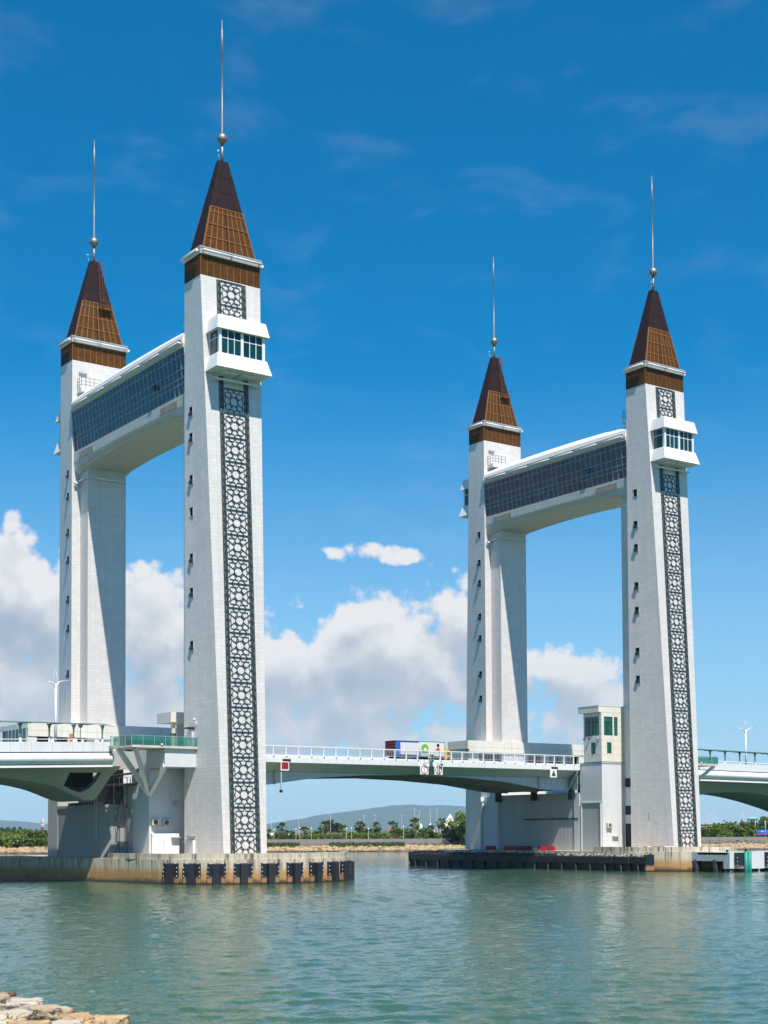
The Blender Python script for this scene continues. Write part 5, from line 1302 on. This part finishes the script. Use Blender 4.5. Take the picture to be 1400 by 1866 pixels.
for px, key, sc, D in ((824, 'bush3', 1.05, 440), (843, 'big', 1.12, 436), (856, 'big', 1.05, 434)):
    plant('leafy_tree', key, Xp(px, D), D, 1.6, sc, {824: 'dark low tree left of the two bright green trees by the right pier', 843: 'bright green bushy tree closest to the white peaked tents', 856: 'bright green bushy tree partly hidden by the grey right pier'}[px], 'tree', 'trees beside the right pier')
for no, px in enumerate((600, 604, 611, 617)):
    plant('slender_tree', 'thin', Xp(px, 640), 640, 2.8, random.uniform(1.0, 1.25), ORD[no] + ' thin grey-green casuarina from the left far behind the palms', 'tree', 'far casuarinas behind the palms')
for no, (px, s) in enumerate(((1286, .9), (1328, .9), (1334, .75), (1359, 1.0), (1364, .9), (1388, 1.2))):
    plant('slender_tree', 'thin', Xp(px, 700), 700, 2.8, s, ORD[no] + ' thin grey casuarina from the lattice tower behind the right-hand bushes', 'tree', 'far casuarinas at the right edge')
for px, key, sc, D, lb in ((1285, 'bush2', 1.05, 470, 'bright green bush touching the right edge of the lattice tower'), (1312, 'bush', .95, 480, 'darker bush between the two lighter ones right of the lattice tower'), (1338, 'bush2', 1.25, 476, 'broad light green bush with open top right of the lattice tower'), (1352, 'bush', 1.0, 474, 'bush at the right shoulder of the broad light green one'), (1374, 'bush3', 1.0, 520, 'dark bush behind the blue tanker'), (1396, 'bush3', 1.2, 525, 'dark bush at the right picture edge behind the tanker'), (1322, 'hedge', .8, 466, 'low pale shrub in front of the dark bush right of the lattice tower')):
    plant('bush', key, Xp(px, D), D, 2.6, sc * 1.4, lb, 'bush', 'bushes on the far bank at the right', trunk=False)
for i, px in enumerate(range(-12, 92, 9)):
    D = random.uniform(436, 452); plant('bush', ['bush2', 'hedge', 'bush', 'bush2'][i % 4], Xp(px, D), D, 1.2, random.uniform(1.15, 1.5), ORD[i] + ' bright green bush from the left under the left approach arch', 'bush', 'shoreline bushes under the left arch', trunk=False)
for no, px in enumerate((5, 14, 24, 38)): plant('bush', 'bush3', Xp(px, 900), 900, 2.8, 1.3, ORD[no] + ' dark distant crown from the left over the bushes under the left arch', 'tree', 'distant crowns at far left', 1.2, trunk=False)

# far bank stonework
ROCKF = mat('riprap_stone', (.4, .32, .22), .85, fn=f_rock((.46, .33, .19), (.26, .165, .09)))
ico = [Vector(v).normalized() for v in ((0, 1, 1.618), (0, -1, 1.618), (0, 1, -1.618), (0, -1, -1.618), (1, 1.618, 0), (-1, 1.618, 0), (1, -1.618, 0), (-1, -1.618, 0), (1.618, 0, 1), (-1.618, 0, 1), (1.618, 0, -1), (-1.618, 0, -1))]
icf = []
for i in range(12):
    for j in range(i + 1, 12):
        for k in range(j + 1, 12):
            if max((ico[i] - ico[j]).length, (ico[j] - ico[k]).length, (ico[i] - ico[k]).length) < 1.1:
                icf.append((i, j, k) if (ico[j] - ico[i]).cross(ico[k] - ico[i]).dot(ico[i]) > 0 else (i, k, j))
def rocks_mesh(nm, n, fX, fD, fz, smin, smax, mt_, seed):
    rnd = random.Random(seed); mb = MB()
    for q in range(n):
        u = rnd.random(); X = fX(rnd); D = fD(u); c = cp(X, D, fz(u)); r = rnd.uniform(smin, smax)
        ax = Vector((rnd.uniform(.7, 1.3), rnd.uniform(.7, 1.2), rnd.uniform(.5, .9))) * r
        V = [c + Vector((p.x * ax.x, p.y * ax.y, p.z * ax.z)) * rnd.uniform(.75, 1.15) for p in ico]
        for f in icf: mb.face([V[i] for i in f])
    return stuff(mb.ob(nm, mt_))
rocks_mesh('riprap', 2600, lambda r: r.uniform(-125, 140), lambda u: 424 + 9 * u, lambda u: -.3 + 1.75 * u, .45, .95, ROCKF, 5)
crm = MB(); rnd = random.Random(8)
for i in range(4600):
    X = rnd.uniform(-36, 6) if i % 3 else rnd.uniform(-125, 140); D = rnd.uniform(430.5, 435); p = cp(X, D, 1.45 + (D - 430) * .1 + rnd.uniform(0, .8)); s = rnd.uniform(.2, .42)
    if sin(X * .37) + sin(X * .13 + 1) < -.75: continue
    a = Vector((rnd.gauss(0, 1), rnd.gauss(0, 1), rnd.gauss(0, .5))).normalized() * s; b = Vector((rnd.gauss(0, 1), rnd.gauss(0, 1), rnd.gauss(0, 1))).normalized() * s * .6
    crm.face([p - a, p + b, p + a, p - b])
stuff(tag(crm.ob('creeping_shrubs', LEAF1), 'dark green creeping shrubs over the riprap crest', 'ground cover'))
t = thing('seawall', 'low grey concrete seawall running along the far bank', 'wall', tuple(cp(0, 440, 2)), None, math.atan2(R0.y, R0.x))
for i in range(-52, 66): MB().box(i * 2.6 + .02, i * 2.6 + 2.58, -.15, .15, -.5, 1.6 + random.uniform(-.02, .02)).ob('wall_panel', mat('seawall_concrete', (.24, .24, .23), .8, fn=f_dirty((.25, .25, .24), .5, .5, tint=(.6, .6, .6))), t)
sand = MB()
for k in range(-13, 14): sand.face([cp(k * 12, 424.5, .15), cp(k * 12 + 12, 424.5, .15), cp(k * 12 + 12, 440, 2.35), cp(k * 12, 440, 2.35)])
struct(sand.ob('bank_slope', mat('sandy_slope', (.15, .11, .07), .9, fn=f_dirty((.16, .12, .075), .5, .5, False, (.6, .5, .4)))))
wd = MB(); rnd = random.Random(21)
for q in range(230):
    X = rnd.uniform(-280, 420); D = rnd.uniform(500, 560); w_ = rnd.uniform(2.0, 4.2); h_ = rnd.uniform(1.8, 3.6)
    for i in range(46):
        v = Vector((rnd.gauss(0, 1), rnd.gauss(0, 1), abs(rnd.gauss(0, 1)))).normalized(); p = cp(X, D, 2.6) + Vector((v.x * w_, v.y * w_, v.z * h_)) * rnd.uniform(.6, 1.05)
        nrm = (v + Vector((rnd.gauss(0, .4), rnd.gauss(-.3, .4), rnd.gauss(.5, .4)))).normalized(); e = Matrix.Rotation(rnd.uniform(0, 6.3), 3, nrm) @ nrm.orthogonal().normalized(); g = nrm.cross(e); sz = rnd.uniform(.4, .9)
        wd.face([p - e * sz, p + g * sz * .6, p + e * sz, p - g * sz * .6])
stuff(tag(wd.ob('scrub_belt', LEAF1), 'low green scrub filling the ground behind the far bank', 'scrub'))
# far lamps, tents, houses, tower, tanker
FLM = MB().tube([(0, 0, 0), (0, 0, 1)], [.07, .045], 6).mesh('pole', WHITE); FLH = MB().hexa([(-1.1, -.15, .05), (-.1, -.15, .0), (-1.1, .15, .05), (-.1, .15, .0), (-1.0, -.1, .22), (-.1, -.1, .12), (-1.0, .1, .22), (-.1, .1, .12)]).hexa([(.1, -.15, 0), (1.1, -.15, .05), (.1, .15, .0), (1.1, .15, .05), (.1, -.1, .12), (1.0, -.1, .22), (.1, .1, .12), (1.0, .1, .22)]).mesh('lamp_head', GALV)
FGL = MB().sphere((0, 0, 0), .27, 8, 6).mesh('globe', SWHITE)
def farlamp(px, py, D, globe=False, no=0):
    zt = (1517 - py) * D / 2641 + 5.5
    t = thing('globe_lamp' if globe else 'distant_lamp', ORD[no] + (' white globe lamp on the far promenade, counting from the nearest tower' if globe else ' distant twin-head street lamp beyond the far bank, counting from the nearest tower'), 'street lamp', tuple(cp(Xp(px, D), D, 2.5)), 'globe lamps on the far promenade' if globe else 'distant street lamps')
    inst('pole', FLM, t, scale=(1, 1, zt - 2.5)); inst('globe' if globe else 'lamp_head', FGL if globe else FLH, t, (0, 0, zt - 2.5), (0, 0, math.atan2(R0.y, R0.x) + (0 if globe else .9)))
for no, (px, py, D) in enumerate(sorted(((494, 1486, 560), (544, 1486, 560), (602, 1486, 540), (663, 1486, 550), (683, 1486, 560), (732, 1486, 550), (755, 1474, 560), (764, 1478, 570), (784, 1476, 560), (796, 1475, 560), (760, 1487, 600), (1297, 1477, 560), (1301, 1477, 600), (1353, 1479, 560), (1288, 1485, 640), (1294, 1486, 640), (1306, 1488, 580), (1349, 1488, 580), (1347, 1496, 660), (1312, 1497, 660), (1282, 1490, 660), (1287, 1490, 690), (1322, 1486, 720), (1386, 1496, 640)))): farlamp(px, py, D, False, no)
for no, (px, py) in enumerate(sorted(((539, 1510), (567, 1509), (546, 1508), (631, 1510), (640, 1509), (671, 1510), (735, 1507), (499, 1511)))): farlamp(px, py, 446, True, no)
def tent(px, py, D, hw, label):
    zt = (1517 - py) * D / 2641 + 5.5; t = thing('peaked_tent', label, 'tent', tuple(cp(Xp(px, D), D, 2.6)), 'white peaked tents', math.atan2(R0.y, R0.x)); H_ = zt - 2.6
    mb = MB()
    pr = [(1.0, .45), (.62, .62), (.28, .82), (.0, 1.0)]
    ring = lambda k, h: [(-hw * k, -hw * k, H_ * h), (hw * k, -hw * k, H_ * h), (hw * k, hw * k, H_ * h), (-hw * k, hw * k, H_ * h)]
    mb.loft([ring(max(k, .01), h) for k, h in pr]); mb.ob('canopy', SWHITE, t)
    for a in (-1, 1):
        for b in (-1, 1): MB().box(a * hw * .95 - .12, a * hw * .95 + .12, b * hw * .95 - .12, b * hw * .95 + .12, 0, H_ * .46).ob('pole', WHITE, t)
tent(820, 1484, 640, 4.6, 'largest white peaked tent roof above the trees beside the right pier')
tent(784, 1499, 640, 1.9, 'smaller white tent tip left of the large one'); tent(767, 1500, 660, 1.6, 'smallest white tent tip beside the tall palm')
def house(px, D, w_, d_, h_, rh, wall, roof, label):
    t = thing('house', label, 'house', tuple(cp(Xp(px, D), D, 2.6)), 'small houses beyond the far bank', math.atan2(R0.y, R0.x) + random.uniform(-.3, .3))
    MB().box(-w_ / 2, w_ / 2, -d_ / 2, d_ / 2, 0, h_).ob('wall', wall, t)
    MB().loft([[(-w_ / 2 - .5, -d_ / 2 - .5, h_), (w_ / 2 + .5, -d_ / 2 - .5, h_), (w_ / 2 + .5, d_ / 2 + .5, h_), (-w_ / 2 - .5, d_ / 2 + .5, h_)], [(-w_ * .3, -.1, h_ + rh), (w_ * .3, -.1, h_ + rh), (w_ * .3, .1, h_ + rh), (-w_ * .3, .1, h_ + rh)]]).ob('roof', roof, t)
    for x_ in (-w_ * .3, 0, w_ * .3): MB().box(x_ - .5, x_ + .5, -d_ / 2 - .04, -d_ / 2, h_ * .35, h_ * .75).ob('window', DGLASS, t)
RT = mat('red_roof_tile', (.35, .11, .06), .8, fn=f_dirty((.36, .12, .07), .4, 2)); TQ = mat('turquoise_wall', (.25, .5, .5), .6)
house(716, 560, 5, 5, 3.4, 1.3, CREAM, RT, 'red-roofed cream house showing between two palms'); house(1289, 640, 6, 5, 3.4, 1.6, CREAM, RT, 'pale house with red roof nearest the lattice tower')
house(1303, 640, 5, 5, 3.6, 1.5, CREAM, RT, 'small red-roofed house above the dark bush at right'); house(1302, 500, 7, 5, 1.8, .8, TQ, SWHITE, 'low turquoise shed in front of the dark bush at right')
house(1366, 560, 5, 5, 2.6, 1.0, PWH, SWHITE, 'small white hut left of the blue tanker'); house(1355, 700, 6, 5, 3.6, 1.5, CREAM, RT, 'reddish roof behind the broad light green bush'); house(1371, 640, 4, 4, 8.2, .6, TQ, TQ, 'narrow turquoise block over the dark bush behind the tanker')
house(507, 500, 8, 6, 2.2, .7, SWHITE, SWHITE, 'low white pavilion on the far bank at the foot of the nearest tower')
D = 505; t = thing('tanker_truck', 'blue tanker truck parked on the far bank at the right edge', 'truck', tuple(cp(Xp(1388, D), D, 3.0)), None, math.atan2(R0.y, R0.x))
MB().tube([(-2.3, 0, 1.75), (-2.2, 0, 1.75), (2.2, 0, 1.75), (2.3, 0, 1.75)], [.5, .95, .95, .5], 16).ob('tank', BLUE, t); MB().box(-2.1, 2.1, -1.0, 1.0, 1.0, 1.4).ob('stripe', mat('magenta_stripe', (.4, .05, .2), .5), t)
MB().box(2.6, 4.4, -1, 1, .6, 2.3).ob('cab', BLUE, t); MB().box(-2.4, 4.2, -.5, .5, .5, .95).ob('chassis', VOID, t)
for x_ in (-1.6, -.5, 3.4):
    for y_ in (-1.0, .7): MB().tube([(x_, y_, .5), (x_, y_ + .3, .5)], .5, 12).ob('wheel', TIRE, t)
t = thing('telecom_mast', 'red and white lattice mast behind the bushes under the left arch', 'mast', tuple(cp(Xp(77, 900), 900, 2.8)))
for k in range(5):
    z0, z1 = k * 2.4, (k + 1) * 2.4; mb = MB(); w0, w1 = .75 - .08 * k, .75 - .08 * (k + 1)
    for a, b in ((-1, -1), (1, -1), (1, 1), (-1, 1)): mb.bar((a * w0, b * w0, z0), (a * w1, b * w1, z1), .22)
    for a, b, c_, d_ in ((-1, -1, 1, -1), (1, -1, 1, 1), (1, 1, -1, 1), (-1, 1, -1, -1)): mb.bar((a * w0, b * w0, z0), (c_ * w1, d_ * w1, z1), .16); mb.bar((c_ * w0, d_ * w0, z0), (a * w1, b * w1, z1), .16)
    mb.ob('lattice_section', RED if k % 2 == 0 else SWHITE, t)
for z in (8.5, 10.2, 11.4): MB().box(-.9, .9, -.9, .9, z, z + .9).ob('antenna_cluster', PWH, t)
for px, lb in ((1376, 'thin grey utility pole left of the blue tanker'), (1394, 'thin grey utility pole right of the blue tanker')):
    D = 480; t = thing('utility_pole', lb, 'utility pole', tuple(cp(Xp(px, D), D, 2)), 'utility poles by the tanker'); MB().tube([(0, 0, 0), (0, 0, 6.8)], .12, 6).ob('pole', GALV, t); MB().box(-.7, .7, -.06, .06, 6.2, 6.35).ob('cross_arm', GALV, t)

# ================================================================== foreground boulders
BOUL = mat('pale_boulder', (.5, .42, .32), .8, fn=f_rock((.52, .45, .36), (.40, .31, .21))); BOUO = mat('orange_boulder', (.5, .36, .2), .8, fn=f_rock((.60, .43, .25), (.44, .29, .15))); BOUB = mat('brown_boulder', (.14, .07, .035), .8, fn=f_rock((.16, .08, .04), (.08, .04, .022)))
from mathutils import noise as mn
def boulder(px, py, D, sx_, sy_, sz_, mt_, seed, label, rot=0, tilt=0):
    ray = F_ + R_ * ((px - 700) / 2641.53) + V_ * ((1409.72 - py) / 2641.53); p = CAM + ray * (D / ray.dot(D0))
    n = 9; mb = MB(); off = Vector((seed * 7.3, seed * 3.1, seed * 1.7))
    def pt(f, u, v):
        q = Vector(((1, u, v), (-1, -u, v), (-u, 1, v), (u, -1, v), (u, v, 1), (u, -v, -1))[f]); s = q.normalized() * 1.22; q = q.lerp(s, .26)
        d = mn.fractal(q * 1.1 + off, 1, 2, 4) * .26 + mn.noise(q * 3.3 + off) * .09 - abs(mn.noise(q * 1.7 - off)) * .10
        q = q * (1 + d); q.z = min(q.z, .92 + .1 * mn.noise(q * 2 + off)); return Vector((q.x * sx_, q.y * sy_, q.z * sz_))
    for f in range(6):
        for i in range(n):
            for j in range(n):
                a, b, c_, d_ = [2 * k / n - 1 for k in (i, i + 1, j, j + 1)]; mb.face([pt(f, a, c_), pt(f, b, c_), pt(f, b, d_), pt(f, a, d_)], sm=True)
    o_ = mb.ob('boulder', mt_, loc=tuple(p)); o_.rotation_euler = (tilt, 0, math.atan2(R0.y, R0.x) + rot)
    tag(o_, label, 'boulder', 'shore boulders at the bottom left corner')
boulder(8, 1829, 40, .28, .4, .30, BOUB, 1, 'dark brown squarish boulder at the left edge, topmost of the shore rocks', .2)
boulder(26, 1838, 39.2, .72, .8, .25, BOUL, 2, 'long flat pale slab lying below the dark brown boulder', .1)
boulder(74, 1854, 37.6, .60, .6, .30, BOUL, 3, 'large grey-beige block with a worn front face', -.15)
boulder(140, 1867, 37.6, .42, .6, .28, BOUO, 4, 'orange rounded boulder between the pale block and the low boulder', .3)
boulder(192, 1872, 37.4, .48, .6, .27, BOUO, 5, 'low sandy boulder farthest out along the water', -.1)
boulder(14, 1866, 36, .55, .7, .32, BOUL, 6, 'pale boulder in the bottom left corner behind the green sprig', .4)
boulder(110, 1880, 36, .5, .6, .25, BOUL, 8, 'pale boulder at the bottom edge under the orange one', .2)
boulder(52, 1884, 35, .5, .6, .3, BOUO, 9, 'tan boulder at the bottom edge under the grey-beige block', .2)
boulder(-25, 1836, 39, .6, .8, .35, BOUL, 11, 'pale boulder cut by the left picture edge', .2)
nb = MB()
for k in range(8):
    X0, X1 = -26 + k * 3, -23 + k * 3
    for (D0_, z0), (D1_, z1) in (((36.6 - k * .35, -.9), (34 - k * .35, .35)), ((34 - k * .35, .35), (26 - k * .2, 1.5)), ((26 - k * .2, 1.5), (-6, 3.7))):
        q = .35 if k < 7 else .35
        nb.face([cp(X0, D0_, z0), cp(X1, D0_ - .35, z0), cp(X1, D1_ - .35, z1), cp(X0, D1_, z1)])
struct(nb.ob('near_bank', SOIL))
ray = F_ + R_ * ((16 - 700) / 2641.53) + V_ * ((1409.72 - 1862) / 2641.53); p = CAM + ray * 35.2
t = thing('green_sprig', 'small bright green leafy sprig growing between the corner boulders', 'plant', tuple(p))
SPR = mat('sprig_leaf', (.2, .32, .03), .5)
MB().tube([(0, 0, -.2), (0, 0, .1)], .008, 5).ob('stem', SPR, t)
for a, z in ((.2, .06), (3.2, .05), (1.8, .09), (4.6, .0), (5.6, .02)):
    d = Vector((cos(a) * R0.x, cos(a) * R0.y, .8)).normalized(); s = Vector((D0.x * sin(a), D0.y * sin(a), .2)) + R0 * .6; s.normalize(); b = Vector((0, 0, z))
    MB().face([b, b + d * .07 + s * .04, b + d * .15, b + d * .07 - s * .04]).ob('leaf', SPR, t)

# ================================================================== haze
HZ = bpy.data.materials.new('haze_air'); HZ.use_nodes = True; HZ.node_tree.nodes.clear()
pv = HZ.node_tree.nodes.new('ShaderNodeVolumePrincipled'); ho = HZ.node_tree.nodes.new('ShaderNodeOutputMaterial')
pv.inputs['Color'].default_value = (.54, .78, 1, 1); pv.inputs['Density'].default_value = .000056; pv.inputs['Anisotropy'].default_value = -.1
HZ.node_tree.links.new(pv.outputs[0], ho.inputs['Volume'])
mb = MB(); A = [CAM.xy + D0.xy * a + R0.xy * b for a, b in ((-320, -9100), (-320, 9100), (14100, 9100), (14100, -9100))]
mb.prism([tuple(q) for q in A], -4, 246); hz_o = mb.ob('haze', HZ); hz_o['kind'] = 'stuff'
